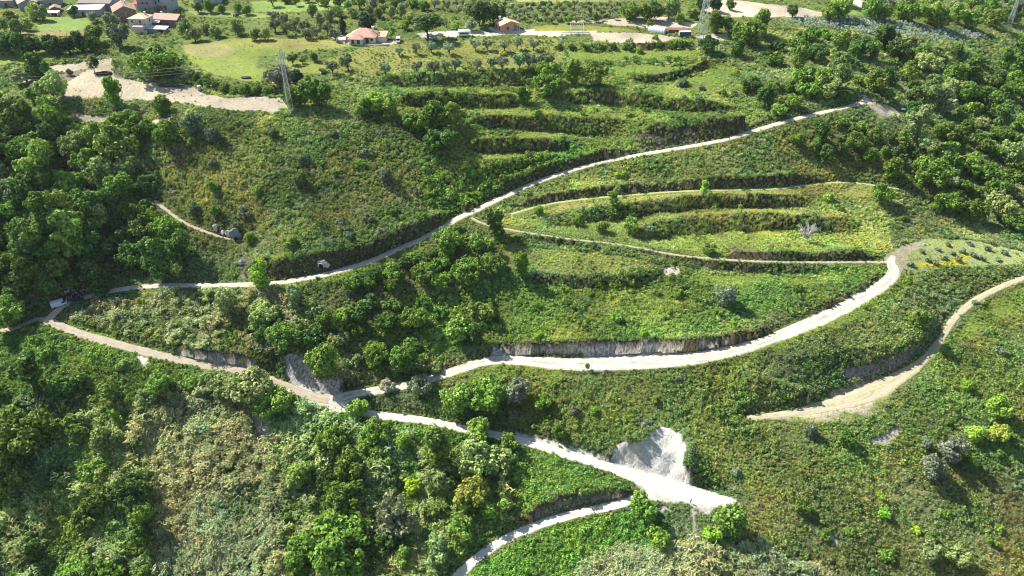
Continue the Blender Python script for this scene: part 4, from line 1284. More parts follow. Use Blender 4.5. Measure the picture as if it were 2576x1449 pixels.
for s in range(1):                                   # tall pine group with a domed top and bare stems
    g_ = np.random.default_rng(440 + s)
    bl = [(g_.uniform(-.75, .75), g_.uniform(-.6, .6), g_.uniform(1.5, 2.3), g_.uniform(.28, .46)) for _ in range(16)]
    add_kind('pine', crown_mesh('crown', bl, 3600, .085, g_, var=.25), trunk_mesh('trunk', 1.5, .07, [b[:3] for b in bl[:9]], g_))
for s in range(2):                                   # brown-green feathery juniper
    g_ = np.random.default_rng(450 + s)
    bl = [(g_.normal(0, .42), g_.normal(0, .42), z, .42 * (1.25 - z * .4)) for z in np.linspace(.3, 2.0, 15)]
    add_kind('juniper', crown_mesh('crown', bl, 3000, .085, g_, spread=1.0, var=.3), trunk_mesh('trunk', 1.5, .06, [b[:3] for b in bl[3:9]], g_))
# bare grey tree
g_ = np.random.default_rng(470)
V, Fc = [], []
tube(V, Fc, [(0, 0, -.3), (.03, .02, .5)], [.07, .05], 6)
for i in range(26):
    a = g_.uniform(0, 6.28)
    ln = g_.uniform(.25, .9)
    t = np.array([math.cos(a) * ln, math.sin(a) * ln, g_.uniform(1.0, 1.95)])
    md = np.array([0.03, .02, .45]) + (t - [.03, .02, .45]) * .5 + g_.normal(0, .06, 3)
    tube(V, Fc, [(.03, .02, .42), md, t], [.045, .03, .012], 4)
    for q in range(5):
        t2 = md + (t - md) * g_.uniform(.2, 1) + g_.normal(0, .2, 3)
        tube(V, Fc, [md + (t - md) * .2, t2], [.022, .008], 3)
add_kind('bare', None, mesh_from('bare_branches', V, Fc, M['grey_bark'], True))
# fan palm
g_ = np.random.default_rng(480)
V, Fc = [], []
tube(V, Fc, [(0, 0, -.3), (.05, 0, 1.0), (.02, 0, 2.3)], [.16, .12, .14], 8)
tr = mesh_from('trunk', V, Fc, M['bark'], True)
Q = []
for i in range(46):
    a = g_.uniform(0, 6.28)
    el = g_.uniform(-.9, 1.1)
    d = np.array([math.cos(a) * math.cos(el), math.sin(a) * math.cos(el), math.sin(el)])
    bs_ = np.array([[.02, 0, 2.35]])
    Q.append(blade_quads(bs_, bs_ + d * g_.uniform(.7, 1.0), .16, g_, .3))
Q = np.concatenate(Q)
add_kind('palm', quads_mesh('frond_crown', Q, np.clip(g_.normal(1, .2, (len(Q), 3)), .4, 1.6), M['leaf']), tr)
# prickly pear: stacked pads
for s in range(3):
    g_ = np.random.default_rng(490 + s)
    V, Fc, VAR = [], [], []

    def pad(base, dr, w, h, nrm):
        side = np.cross(dr, nrm)
        side /= np.linalg.norm(side)
        st = len(V)
        ring = [(0, .18), (.25, .42), (.55, .5), (.85, .38), (1, .12)]
        for sg in (1, -1):
            for t, wd in ring:
                V.append(base + dr * h * t + side * w * wd + nrm * .035 * sg)
                V.append(base + dr * h * t - side * w * wd + nrm * .035 * sg)
        for q in range(4):
            a = st + q * 2
            Fc.append((a, a + 1, a + 3, a + 2))
            Fc.append((a + 10, a + 12, a + 13, a + 11))
            Fc.append((a, a + 2, a + 12, a + 10))
            Fc.append((a + 1, a + 11, a + 13, a + 3))
        Fc.append((st + 8, st + 9, st + 19, st + 18))

    def grow(base, dr, lev):
        h = g_.uniform(.34, .5)
        nrm = np.cross(dr, rnd_dirs(1, g_)[0])
        nrm /= np.linalg.norm(nrm)
        pad(base, dr, h * .75, h, nrm)
        if lev < 4:
            for _ in range(2 if lev < 3 else 1):
                d2 = dr + rnd_dirs(1, g_)[0] * .75 + [0, 0, .15]
                grow(base + dr * h * .93, d2 / np.linalg.norm(d2), lev + 1)
    for q in range(3):
        d0 = np.array([g_.normal(0, .5), g_.normal(0, .5), 1.0])
        grow(np.array([g_.normal(0, .2), g_.normal(0, .2), -.05]), d0 / np.linalg.norm(d0), 0)
    me_ = mesh_from('prickly_pear', V, Fc, M['pad'])
    set_col(me_, 'leafvar', np.clip(g_.normal(1, .18, (len(me_.vertices), 1)) * np.ones((1, 3)), .5, 1.5))
    add_kind('cactus', me_, None)

# ---------------------------------------------------------------- placing plants
TINT = {
 'green': (0.177, 0.285, 0.051), 'dark': (0.107, 0.193, 0.048), 'mid': (0.222, 0.340, 0.064), 'bright': (0.278, 0.441, 0.061), 'lime': (0.508, 0.650, 0.051),
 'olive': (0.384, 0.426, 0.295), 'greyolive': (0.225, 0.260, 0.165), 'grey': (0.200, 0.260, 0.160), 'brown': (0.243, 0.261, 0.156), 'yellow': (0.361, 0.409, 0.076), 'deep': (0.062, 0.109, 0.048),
 'rust': (0.307, 0.278, 0.151), 'broom': (0.648, 0.650, 0.051), 'cactus': (0.369, 0.448, 0.371), 'pale': (0.307, 0.387, 0.144), 'palm': (0.230, 0.263, 0.119), 'silver': (0.270, 0.325, 0.215)}
PLANTED = []           # world x, y, radius of every tree so far
NAMES = {'broad': 'broadleaf_tree', 'tall': 'slender_tree', 'big': 'spreading_tree', 'shrub': 'shrub', 'olive': 'olive_tree', 'wispy': 'sparse_tree', 'conifer': 'conifer_tree', 'pine': 'pine_tree',
         'juniper': 'juniper_tree', 'bare': 'bare_tree', 'palm': 'palm_tree', 'cactus': 'prickly_pear'}
CATS = {'shrub': 'shrub', 'cactus': 'cactus'}
CROWNC = {'broad': .98, 'tall': 1.45, 'big': .76, 'shrub': .45, 'olive': 1.2, 'wispy': 1.3, 'conifer': 1.5, 'pine': 1.9, 'juniper': 1.1, 'bare': 1.2, 'palm': 2.3, 'cactus': .8}


def plant_at(G, rad, kind, tint, label, group=None, var=None, squash=None):
    v = RNG.integers(0, len(KIND[kind])) if var is None else var % len(KIND[kind])
    cm, tm = KIND[kind][v]
    t = np.array(TINT[tint] if isinstance(tint, str) else tint) * RNG.uniform(.72, 1.22) * (1 + RNG.normal(0, .05, 3))
    sc = (rad, rad, rad * (squash or RNG.uniform(.88, 1.12)))
    rz = RNG.uniform(0, 6.28)
    nm = NAMES[kind]
    if cm is not None and tm is not None:
        root = bpy.data.objects.new(nm, None)
        root.empty_display_size = .5
        parts = [('trunk' if kind != 'shrub' else 'stem', tm), ('crown' if kind != 'shrub' else 'foliage', cm)]
        for pn, me_ in parts:
            c = bpy.data.objects.new(pn, me_)
            c.parent = root
            c.color = (*t, 1)
            COL.objects.link(c)
    else:
        root = bpy.data.objects.new(nm, cm or tm)
    root.color = (*t, 1)
    root.location = G
    root.scale = sc
    root.rotation_euler = (RNG.normal(0, .04), RNG.normal(0, .04), rz)
    COL.objects.link(root)
    root['label'] = label
    if len(label.replace(',', '').split()) > 16:
        print('LONG', label)
    root['category'] = CATS.get(kind, 'tree')
    if group:
        root['group'] = group
    PLANTED.append((G[0], G[1], rad))
    return root


def plant_px(cx, cy, rpx, kind, tint, label, group=None, var=None, squash=None):
    """crown centre and crown radius given in the picture; the foot is found on the ground below it"""
    k = CROWNC[kind] * (squash or 1)
    fy = cy + rpx * k * .8
    for _ in range(3):
        p = march([cx], [fy], ZG)[0]
        s = mpp(p)
        rad = rpx * s
        _, qy, _ = project(np.array([p[0], p[1], p[2] + rad * k]))
        fy += cy - qy
    return plant_at(Vector(p) - Vector((0, 0, .1)), rad, kind, tint, label, group, var, squash)


WORDS = {1: 'only', 2: 'second', 3: 'third', 4: 'fourth', 5: 'fifth', 6: 'sixth', 7: 'seventh', 8: 'eighth', 9: 'ninth', 10: 'tenth', 11: 'eleventh', 12: 'twelfth', 13: 'thirteenth', 14: 'fourteenth', 15: 'fifteenth', 16: 'sixteenth'}


def ordn(i, n):
    if i == 0:
        return 'leftmost'
    if i == n - 1:
        return 'rightmost'
    return WORDS[i + 1] + ' from left'


# prominent plants, one by one: crown centre, radius, kind, colour, label
HAND = [
 (402, 148, 62, 'big', 'green', 'huge dark spreading tree beside the clay yard'),
 (302, 88, 32, 'broad', 'grey', 'tall grey green tree left of the cream house'),
 (243, 82, 28, 'broad', 'mid', 'mid green tree at the right end of the small meadow'),
 (237, 40, 15, 'broad', 'olive', 'pale grey olive behind the small meadow, the left one of two'),
 (286, 50, 21, 'broad', 'silver', 'pale silvery round tree below the brown gable house'),
 (75, 62, 14, 'broad', 'yellow', 'small yellow green tree at the left end of the small meadow'),
 (188, 26, 15, 'broad', 'dark', 'dark bushy tree in front of the long white outbuilding'),
 (292, 232, 27, 'tall', 'green', 'lone dark tree standing in the lower edge of the clay yard'),
 (238, 160, 19, 'wispy', 'dark', 'thin leaning tree on the spoil heap above the clay yard'),
 (178, 182, 9, 'broad', 'grey', 'small grey tree on the bank left of the clay yard'),
 (106, 172, 30, 'tall', 'dark', 'dark upright tree left of the clay yard track'),
 (140, 285, 36, 'broad', 'mid', 'bushy green tree at the left end of the lower clay patch'),
 (410, 262, 25, 'broad', 'green', 'green tree on the front rim of the clay yard'),
 (335, 300, 44, 'big', 'green', 'broad leafy tree just below the clay yard'),
 (485, 306, 30, 'broad', 'grey', 'grey purple bush tree below the clay yard, on its right'),
 (50, 270, 50, 'big', 'mid', 'large green tree at the left edge below the clay track'),
 (705, 192, 34, 'broad', 'greyolive', 'large grey olive behind the left lattice mast'),
 (748, 195, 20, 'broad', 'deep', 'dark grey tree right behind the left lattice mast'),
 (745, 245, 30, 'broad', 'green', 'bushy green tree at the foot of the left lattice mast'),
 (802, 230, 42, 'broad', 'green', 'wide green tree right of the left lattice mast'),
 (918, 272, 27, 'broad', 'mid', 'green tree, left one of three on the bank right of the mast'),
 (952, 250, 34, 'broad', 'bright', 'bright green tree, middle one of three right of the mast'),
 (985, 268, 24, 'tall', 'mid', 'green tree, right one of three on the bank right of the mast'),
 (1100, 300, 40, 'broad', 'green', 'tall middle tree in the dark clump above the upper road'),
 (1146, 288, 30, 'broad', 'mid', 'right round tree in the dark clump above the upper road'),
 (1046, 302, 32, 'broad', 'green', 'left tree in the dark clump above the upper road'),
 (1105, 345, 42, 'big', 'dark', 'lowest spreading tree in the dark clump above the upper road'),
 (1388, 212, 44, 'big', 'green', 'largest dark tree in the middle of the terraces'),
 (1372, 178, 30, 'broad', 'bright', 'bright topped tree behind the largest terrace tree'),
 (1318, 236, 21, 'broad', 'green', 'small dark tree left of the largest terrace tree'),
 (1441, 182, 21, 'tall', 'mid', 'narrow tree, left one of the pair on the upper terraces'),
 (1494, 184, 33, 'broad', 'green', 'round tree, right one of the pair on the upper terraces'),
 (1604, 124, 14, 'shrub', 'bright', 'small bright bush on the top terrace field'),
 (1716, 207, 18, 'shrub', 'grey', 'grey blue round shrub on the terrace below the bend'),
 (1852, 178, 11, 'shrub', 'broom', 'yellow flowering broom bush near the right wood'),
 (1265, 135, 9, 'shrub', 'broom', 'small yellow broom bush above the olive row'),
 (1797, 58, 25, 'broad', 'mid', 'round tree right behind the central lattice mast'),
 (1832, 62, 19, 'broad', 'green', 'smaller round tree beside the one behind the central mast'),
 (1872, 78, 44, 'big', 'mid', 'big pale green tree right of the central lattice mast'),
 (1905, 58, 32, 'broad', 'mid', 'tall green tree behind the big one right of the mast'),
 (1781, 112, 22, 'broad', 'dark', 'dark tree at the foot of the central lattice mast'),
 (1855, 122, 22, 'broad', 'dark', 'dark tree below the big one right of the mast'),
 (1993, 26, 18, 'broad', 'dark', 'single dark tree on the pale field above the cactus rows'),
 (1836, 12, 13, 'broad', 'dark', 'single tree on the upper pale field, top right'),
 (1765, 12, 17, 'broad', 'deep', 'dark tree on the left of the upper pale field'),
 (1795, 8, 20, 'broad', 'deep', 'dark tree with bare stems at the top of the pale field'),
 (737, 146, 14, 'olive', 'dark', 'small orchard tree on the meadow, left one of three'),
 (762, 149, 9, 'olive', 'dark', 'smallest orchard tree on the meadow, middle of three'),
 (794, 143, 12, 'broad', 'dark', 'small round orchard tree on the meadow, right one of three'),
 (838, 163, 19, 'olive', 'greyolive', 'grey brown olive with crooked stems at the meadow edge'),
 (876, 155, 19, 'olive', 'grey', 'darker grey olive right of the meadow edge'),
 (813, 180, 11, 'shrub', 'grey', 'low grey shrub below the meadow edge olives'),
 (923, 48, 28, 'broad', 'deep', 'dark blackish round tree behind the pink villa'),
 (866, 62, 15, 'conifer', 'deep', 'dark pointed conifer by the gate of the pink villa'),
  (1020, 62, 14, 'broad', 'green', 'dark stemmed tree left of the tall pine'),
 (985, 80, 14, 'wispy', 'bright', 'light green tree at the right corner of the pink villa'),
 (953, 88, 12, 'broad', 'bright', 'small bright tree in front of the pink villa'),
 (1124, 50, 9, 'palm', 'palm', 'slim palm left of the white box van'),
 (1148, 62, 12, 'broad', 'bright', 'bright green tree just behind the white box van'),
 (1188, 62, 16, 'broad', 'olive', 'grey olive right behind the white box van'),
 (1205, 38, 28, 'broad', 'dark', 'dark tree, left one behind the orange house'),
 (1242, 28, 32, 'broad', 'dark', 'tall dark tree, right one behind the orange house'),
 (1635, 30, 30, 'big', 'dark', 'broad dark tree in the wood behind the tunnel greenhouse'),
 (1586, 24, 32, 'big', 'green', 'broad green tree, left one in the wood behind the greenhouse'),
 (1683, 22, 26, 'broad', 'pale', 'pale green tree right in the wood behind the greenhouse'),
 (1637, 56, 11, 'broad', 'mid', 'small round tree at the left end of the tunnel greenhouse'),
 (1709, 47, 13, 'broad', 'mid', 'small spreading tree on the clay behind the blue container'),
 (1743, 32, 15, 'broad', 'green', 'green tree left of the central mast on the pale field'),
 (1648, 94, 10, 'shrub', 'bright', 'green sapling on the front edge of the clay field'),
 (1695, 75, 8, 'shrub', 'mid', 'small bush between brown shed and blue container'),
 (1499, 44, 11, 'broad', 'mid', 'small round tree on the yellow meadow edge, right one'),
 (1429, 48, 11, 'broad', 'mid', 'small round tree on the yellow meadow edge, left one'),
 (655, 690, 28, 'tall', 'bright', 'bright upright tree at the edge of the upper road'),
 (1242, 562, 26, 'tall', 'dark', 'dark narrow tree where the footpath leaves the upper road'),
 (1308, 670, 24, 'tall', 'green', 'dark slim tree at the left end of the mown terrace'),
 (1310, 596, 13, 'shrub', 'green', 'dark bush on the footpath start'),
 (1512, 568, 19, 'broad', 'mid', 'round tree, left one of two on the terrace grass'),
 (1586, 566, 21, 'broad', 'mid', 'round tree, right one of two on the terrace grass'),
 (1450, 556, 14, 'broad', 'bright', 'small light green tree left of the two terrace trees'),
 (1425, 560, 12, 'shrub', 'green', 'dark small bush left of the terrace trees'),
 (1545, 538, 22, 'shrub', 'green', 'leafy bush below the tall sapling on the terrace bank'),
 (1543, 495, 16, 'tall', 'mid', 'slim sapling standing on the grassy upper path'),
 (1560, 440, 16, 'shrub', 'bright', 'bright bush high on the dry slope below the road'),
 (1356, 528, 12, 'broad', 'bright', 'light green bush at the left end of the upper path'),
 (1771, 470, 12, 'tall', 'bright', 'light sapling in the middle of the grassy upper path'),
 (1820, 496, 10, 'shrub', 'mid', 'small bush below the middle of the upper path'),
 (1860, 524, 8, 'tall', 'bright', 'small pale sapling on the second terrace lip'),
 (1630, 578, 20, 'shrub', 'grey', 'grey green bush right of the two terrace trees'),
 (1665, 580, 18, 'shrub', 'green', 'dark bush at the foot of the second terrace bank'),
 (1782, 628, 20, 'shrub', 'mid', 'round bush on the lower terrace meadow'),
 (1822, 742, 27, 'broad', 'grey', 'round grey shrub alone on the green slope'),
 (2007, 762, 10, 'shrub', 'grey', 'small grey shrub on the right of the green slope'),
 (2029, 583, 25, 'bare', (.5, .5, .5), 'leafless pale grey tree on the terrace meadow'),
 (2080, 500, 18, 'shrub', 'bright', 'bright bush below the right end of the upper path'),
 (2212, 490, 26, 'broad', 'green', 'dark tree at the right end of the upper path'),
 (2110, 520, 14, 'shrub', 'green', 'small dark bush on the second terrace bank'),
 (2270, 548, 11, 'broad', 'green', 'dark small tree on the bramble spur above the grove'),
 (815, 912, 42, 'broad', 'green', 'round dense tree beside the grey cliff and landing'),
 (1022, 902, 42, 'broad', 'green', 'round green tree above the white track bend'),
 (1095, 930, 22, 'shrub', 'pale', 'brownish bush beside the white track bend'),
 (975, 968, 18, 'broad', 'olive', 'small grey green tree, left one between the two tracks'),
 (1060, 965, 26, 'broad', 'greyolive', 'grey green tree, right one between the two tracks'),
 (902, 1020, 30, 'broad', 'mid', 'airy tree at the fork of the two tracks'),
 (1155, 1000, 40, 'broad', 'mid', 'bright left half of the tree pair above the lower track'),
 (1222, 985, 58, 'big', 'green', 'large dark right half of the tree pair above the lower track'),
 (1300, 990, 34, 'broad', 'grey', 'grey green tree right of the large pair above the track'),
 (1368, 1010, 22, 'broad', 'bright', 'small bright tree on the slope between the tracks'),
 (1205, 1085, 36, 'broad', 'mid', 'round tree standing over the lower white track'),
 (1278, 1112, 24, 'broad', 'green', 'dark small tree on the lower track edge'),
 (1200, 1150, 52, 'broad', 'pale', 'broad pale green tree below the lower white track'),
 (1100, 1125, 42, 'tall', 'mid', 'tall slim green tree below the lower white track'),
 (955, 1090, 40, 'big', 'green', 'dark tree below the fork of the tracks'),
 (1040, 1222, 26, 'broad', 'lime', 'vivid lime yellow tree in the lower wood'),
 (1192, 1245, 42, 'broad', 'yellow', 'yellow tinged tree in the lower wood'),
 (990, 1308, 56, 'juniper', 'brown', 'brown feathery conifer in the lower wood'),
 (850, 1372, 88, 'big', 'green', 'very large round tree at the bottom of the wood'),
 (885, 1170, 44, 'broad', 'green', 'dark green tree in the upper part of the lower wood'),
 (960, 1150, 34, 'broad', 'mid', 'green tree between dark neighbours in the lower wood'),
 (760, 1185, 36, 'broad', 'mid', 'green tree at the edge of the cane beside the wood'),
 (868, 1245, 52, 'big', 'green', 'big leafy tree above the very large round one'),
 (640, 970, 62, 'big', 'pale', 'airy pale tree hiding the end of the beige road'),
 (690, 1010, 48, 'big', 'mid', 'leafy tree beside the red tractor'),
 (565, 960, 42, 'big', 'pale', 'pale scrubby tree on the lower edge of the beige road'),
 (75, 1100, 84, 'big', 'green', 'largest dark tree at the left edge of the lower slope'),
 (40, 1190, 60, 'big', 'mid', 'leafy tree at the left edge, lower one'),
 (1617, 1276, 36, 'broad', 'green', 'round dark tree in the fork of the lowest tracks'),
 (1655, 1345, 36, 'shrub', 'bright', 'bright bush below the round tree in the lowest fork'),
 (1832, 1308, 42, 'broad', 'green', 'dark tree below the tip of the white landing'),
 (1790, 1345, 30, 'shrub', 'bright', 'bright bush left below the dark tree by the landing'),
 (2502, 1030, 30, 'broad', 'bright', 'bright round bush tree on the right hand slope'),
 (2380, 1118, 36, 'juniper', 'silver', 'grey feathery tree on the right slope, upper one'),
 (2332, 1170, 34, 'juniper', 'silver', 'grey feathery tree on the right slope, lower one'),
 (2445, 1088, 26, 'broad', 'bright', 'bright green tree, left one of two at the right edge'),
 (2505, 1095, 24, 'broad', 'yellow', 'yellow green tree, right one of two at the right edge'),
 (2375, 1210, 14, 'shrub', 'silver', 'small grey shrub below the feathery trees'),
 (2307, 800, 22, 'tall', 'green', 'dark upright bush on the bank above the sandy path'),
 (2335, 1390, 34, 'shrub', 'pale', 'pale green bush low on the right slope, left one'),
 (2410, 1405, 32, 'shrub', 'pale', 'pale green bush low on the right slope, right one'),
 (2300, 1330, 14, 'shrub', 'lime', 'small yellow green sapling low on the right slope'),
 (2510, 1330, 16, 'shrub', 'bright', 'bright sapling near the lower right edge'),
 (2452, 760, 9, 'shrub', 'silver', 'small grey shrub on the sandy path'),
 (2510, 880, 16, 'shrub', 'silver', 'grey shrub on the far right slope'),
 (1478, 922, 10, 'wispy', 'pale', 'single sapling growing on the white track'),
 (35, 790, 42, 'broad', 'mid', 'round tree inside the bend of the track at the left edge'),
 (1580, 1055, 18, 'shrub', 'green', 'dark leafy bush above the white scar'),
 (2440, 525, 36, 'broad', 'mid', 'round green tree at the end of the terraces, right side'),
 (2340, 440, 50, 'big', 'green', 'large tree at the head of the terrace bank, right'),
 (2240, 425, 26, 'broad', 'green', 'smaller tree left of the large one at the terrace head'),
 (2375, 505, 40, 'big', 'green', 'large dark tree just right of the upper path end'),
 (1105, 1380, 40, 'broad', 'pale', 'pale tree left of the lowest track'),
 (1160, 1330, 36, 'broad', 'mid', 'green bushy tree left of the lowest track bank'),
]
plant_px(1078, 54, 40, 'pine', 'dark', 'tall dark pine towering over the parked white cars', None, 0, .58)
for (cx, cy, rp, kd, tn, lb) in HAND:
    plant_px(cx, cy, rp, kd, tn, lb)

# rows of plants: each from left to right
ROWS = [
 ([(971, 172), (1049, 166), (1092, 164), (1120, 163), (1147, 161), (1200, 158), (1236, 155), (1262, 153), (1308, 151), (1330, 150), (1352, 149), (1376, 149)], 17, 'olive', 'silver', 'silver olive, {}, in the long row above the terraces', 'olives of the long row'),
 ([(1005, 124), (1046, 119), (1086, 113), (1130, 116), (1196, 109), (1226, 107), (1268, 110), (1300, 104), (1342, 106)], 15, 'olive', 'olive', 'grey olive, {}, in the upper row below the pale track', 'olives of the upper row'),
 ([(8, 112), (34, 108), (62, 112), (92, 110), (122, 113), (150, 111), (176, 114), (206, 106), (232, 110)], 24, 'broad', 'dark', 'dark tree, {}, in the hedge below the small meadow', 'hedge trees below the small meadow'),
 ([(492, 190), (514, 203), (540, 212), (566, 222), (592, 228), (618, 222), (646, 226), (672, 230)], 16, 'shrub', 'green', 'green bush, {}, in the hedge between meadow and clay yard', 'hedge bushes by the clay yard'),
 ([(12, 62), (34, 40), (52, 66), (20, 88), (92, 30), (110, 34)], 18, 'broad', 'pale', 'pale garden tree, {}, left of the small meadow', 'garden trees left of the small meadow'),
 ([(470, 72), (492, 84), (520, 72), (548, 76), (600, 70), (640, 84), (668, 86)], 17, 'broad', 'pale', 'mixed garden tree, {}, right of the cream house', 'garden trees right of the cream house'),
 ([(500, 20), (530, 16), (560, 22), (600, 20), (622, 24)], 13, 'broad', 'green', 'garden tree, {}, in the row behind the cream house', 'garden trees behind the cream house'),
 ([(690, 36), (716, 48), (744, 58), (768, 66), (694, 58), (720, 70), (770, 78), (796, 74), (824, 68), (845, 82)], 16, 'olive', 'greyolive', 'grey olive, {}, in the thicket above the meadow', 'olives above the meadow'),
 ([(790, 30), (806, 48), (830, 38), (852, 26), (890, 30), (930, 22), (954, 34), (985, 30), (1010, 24), (1030, 42)], 15, 'broad', 'pale', 'bushy tree, {}, in the scrub behind the villa', 'trees in the scrub behind the villa'),
 ([(1404, 118), (1440, 117), (1474, 119), (1508, 116), (1542, 118), (1576, 119), (1650, 116), (1690, 115), (1724, 112)], 11, 'shrub', 'dark', 'dark bush, {}, in the hedge below the clay field', 'hedge bushes below the clay field'),
 ([(2290, 664), (2332, 652), (2352, 660), (2374, 648), (2396, 636), (2410, 652), (2420, 632), (2446, 640), (2440, 612), (2468, 648), (2480, 624), (2510, 652), (2524, 634), (2318, 630), (2358, 626), (2384, 614)], 9, 'shrub', 'silver', 'small round grey olive, {}, in the young grove', 'young olives of the grove'),
 ([(2110, 18), (2086, 28), (2190, 22), (2222, 30), (2258, 22), (2292, 28), (2330, 34), (2366, 40), (2404, 36), (2444, 48), (2490, 40), (2540, 36)], 25, 'broad', 'mid', 'large tree, {}, in the belt behind the cactus field', 'tree belt behind the cactus field'),
]
for spots, rp, kd, tn, lab, grp in ROWS:
    sp = sorted(spots)
    for i, (cx, cy) in enumerate(sp):
        plant_px(cx, cy, rp * RNG.uniform(.85, 1.18), kd, tn, lab.format(ordn(i, len(sp))), grp)

RPX = np.concatenate([np.stack(project(r['C'])[:2], -1) for r in ROADS.values()])

# woods: fill picture areas with individual trees, back row first; labels count along each row
def wood(poly, n, r0, r1, kinds, tints, what, place, group, gap=.72, rows=None, seed=0):
    rng = np.random.default_rng(seed)
    p = np.array(poly, float)
    got = []
    tries = 0
    placed = []
    while len(got) < n and tries < n * 40:
        tries += 1
        cx = rng.uniform(p[:, 0].min(), p[:, 0].max())
        cy = rng.uniform(p[:, 1].min(), p[:, 1].max())
        if not in_poly(np.array([cx]), np.array([cy]), poly)[0]:
            continue
        rp = rng.uniform(r0, r1)
        if any((cx - a) ** 2 + ((cy - b) * 1.3) ** 2 < ((rp + c) * gap) ** 2 for a, b, c in got):
            continue
        if any((cx - h[0]) ** 2 + ((cy - h[1]) * 1.2) ** 2 < ((rp * .5 + h[2]) * .8) ** 2 for h in HAND):
            continue
        q = march([cx], [cy + rp * .9], ZG)[0]
        rw = rp * mpp(q)
        if masked(np.array([q[0]]), np.array([q[1]]))[0]:
            continue
        ok = True
        for a in np.linspace(0, 6.28, 8):          # keep crowns off the tracks
            if masked(np.array([q[0] + math.cos(a) * rw * .55]), np.array([q[1] + math.sin(a) * rw * .55]))[0]:
                ok = False
        if not ok:
            continue
        if (((RPX[:, 0] - cx) ** 2 + (RPX[:, 1] - cy) ** 2) < (rp * .95) ** 2).any():
            continue
        got.append((cx, cy, rp))
    rows = rows or max(1, int(round(math.sqrt(len(got) / 3.0))))
    got.sort(key=lambda g: g[1])
    per = math.ceil(len(got) / rows)
    rown = ['back row', 'second row', 'third row', 'fourth row', 'fifth row', 'sixth row', 'seventh row', 'eighth row']
    for ri in range(rows):
        chunk = sorted(got[ri * per:(ri + 1) * per])
        rl = 'front row' if (ri == rows - 1 and rows > 1) else rown[ri]
        for i, (cx, cy, rp) in enumerate(chunk):
            kd = kinds[rng.integers(0, len(kinds))]
            tn = tints[rng.integers(0, len(tints))]
            lab = f'{what}, {ordn(i, len(chunk))} in the {rl} of {place}' if rows > 1 else f'{what}, {ordn(i, len(chunk))} in {place}'
            plant_px(cx, cy, rp, kd, tn, lab, group)


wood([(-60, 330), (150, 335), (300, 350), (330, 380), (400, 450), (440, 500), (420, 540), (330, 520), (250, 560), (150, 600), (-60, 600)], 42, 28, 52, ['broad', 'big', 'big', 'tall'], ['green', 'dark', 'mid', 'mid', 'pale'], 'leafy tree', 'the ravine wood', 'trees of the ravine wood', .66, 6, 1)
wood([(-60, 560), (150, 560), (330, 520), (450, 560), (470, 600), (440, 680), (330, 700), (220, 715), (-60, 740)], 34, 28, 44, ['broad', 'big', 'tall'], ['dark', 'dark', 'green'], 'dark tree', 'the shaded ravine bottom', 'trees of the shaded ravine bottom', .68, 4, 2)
wood([(-40, 170), (110, 180), (150, 230), (120, 300), (60, 330), (-40, 330)], 9, 24, 38, ['broad', 'big', 'tall'], ['green', 'mid', 'pale'], 'green tree', 'the clay yard clump', 'trees left of the clay yard', .75, 2, 3)
wood([(140, 300), (330, 325), (430, 320), (440, 345), (330, 380), (180, 340)], 9, 20, 32, ['broad', 'big'], ['green', 'dark', 'mid'], 'leafy tree', 'the strip below the clay yard', 'trees below the clay yard', .8, 1, 4)
wood([(1930, 110), (2080, 70), (2230, 95), (2330, 112), (2430, 130), (2600, 150), (2650, 260), (2600, 400), (2290, 400), (2265, 320), (2300, 245), (2150, 235), (2060, 220), (2000, 180), (1930, 170)], 80, 17, 34, ['broad', 'big', 'tall', 'broad', 'shrub'], ['green', 'dark', 'mid', 'green', 'pale'], 'scrubby tree', 'the right wood', 'trees of the right wood', .66, 8, 5)
wood([(1870, 190), (1960, 200), (2060, 235), (2150, 240), (2155, 252), (2060, 270), (1980, 290), (1930, 280), (1880, 240)], 14, 20, 30, ['broad', 'broad', 'big'], ['green', 'dark', 'mid'], 'dark tree', 'the grove above the road end', 'trees above the upper road end', .78, 2, 6)
wood([(2010, 330), (2150, 300), (2260, 320), (2300, 400), (2230, 400), (2050, 390), (1990, 370)], 15, 14, 24, ['broad', 'shrub', 'tall'], ['green', 'dark', 'mid'], 'small bushy tree', 'the upper road end slope', 'trees under the upper road end', .85, 3, 7)
wood([(2290, 400), (2650, 400), (2650, 590), (2540, 575), (2460, 520), (2330, 450)], 17, 24, 40, ['broad', 'big', 'shrub'], ['green', 'mid', 'pale', 'green'], 'leafy tree', 'the right gully wood', 'trees of the right gully', .72, 4, 8)
wood([(950, 600), (1100, 575), (1200, 580), (1255, 610), (1260, 690), (1100, 715), (960, 720), (880, 715), (900, 680)], 20, 18, 46, ['broad', 'big', 'shrub'], ['green', 'dark', 'mid'], 'leafy tree', 'the copse below the road', 'trees of the copse below the upper road', .74, 4, 9)
wood([(560, 745), (720, 745), (960, 745), (1240, 770), (1240, 850), (1120, 900), (960, 920), (880, 930), (720, 870), (600, 870)], 27, 15, 44, ['shrub', 'big', 'shrub', 'broad', 'tall'], ['green', 'mid', 'dark', 'pale'], 'bushy tree', 'the wood between the tracks', 'trees between the two tracks', .74, 5, 10)
wood([(-60, 880), (150, 890), (330, 900), (480, 950), (420, 1000), (360, 1100), (380, 1400), (380, 1500), (-60, 1500)], 32, 18, 60, ['big', 'shrub', 'shrub', 'broad', 'wispy'], ['green', 'mid', 'dark', 'pale', 'mid'], 'spreading tree', 'the lower left wood', 'trees of the lower left wood', .74, 5, 11)
wood([(730, 1060), (900, 1080), (1080, 1110), (1260, 1130), (1280, 1250), (1230, 1370), (1130, 1470), (720, 1500), (720, 1250)], 26, 18, 52, ['big', 'shrub', 'shrub', 'broad', 'big'], ['green', 'mid', 'dark', 'pale'], 'round tree', 'the lower middle wood', 'trees of the lower middle wood', .76, 5, 12)
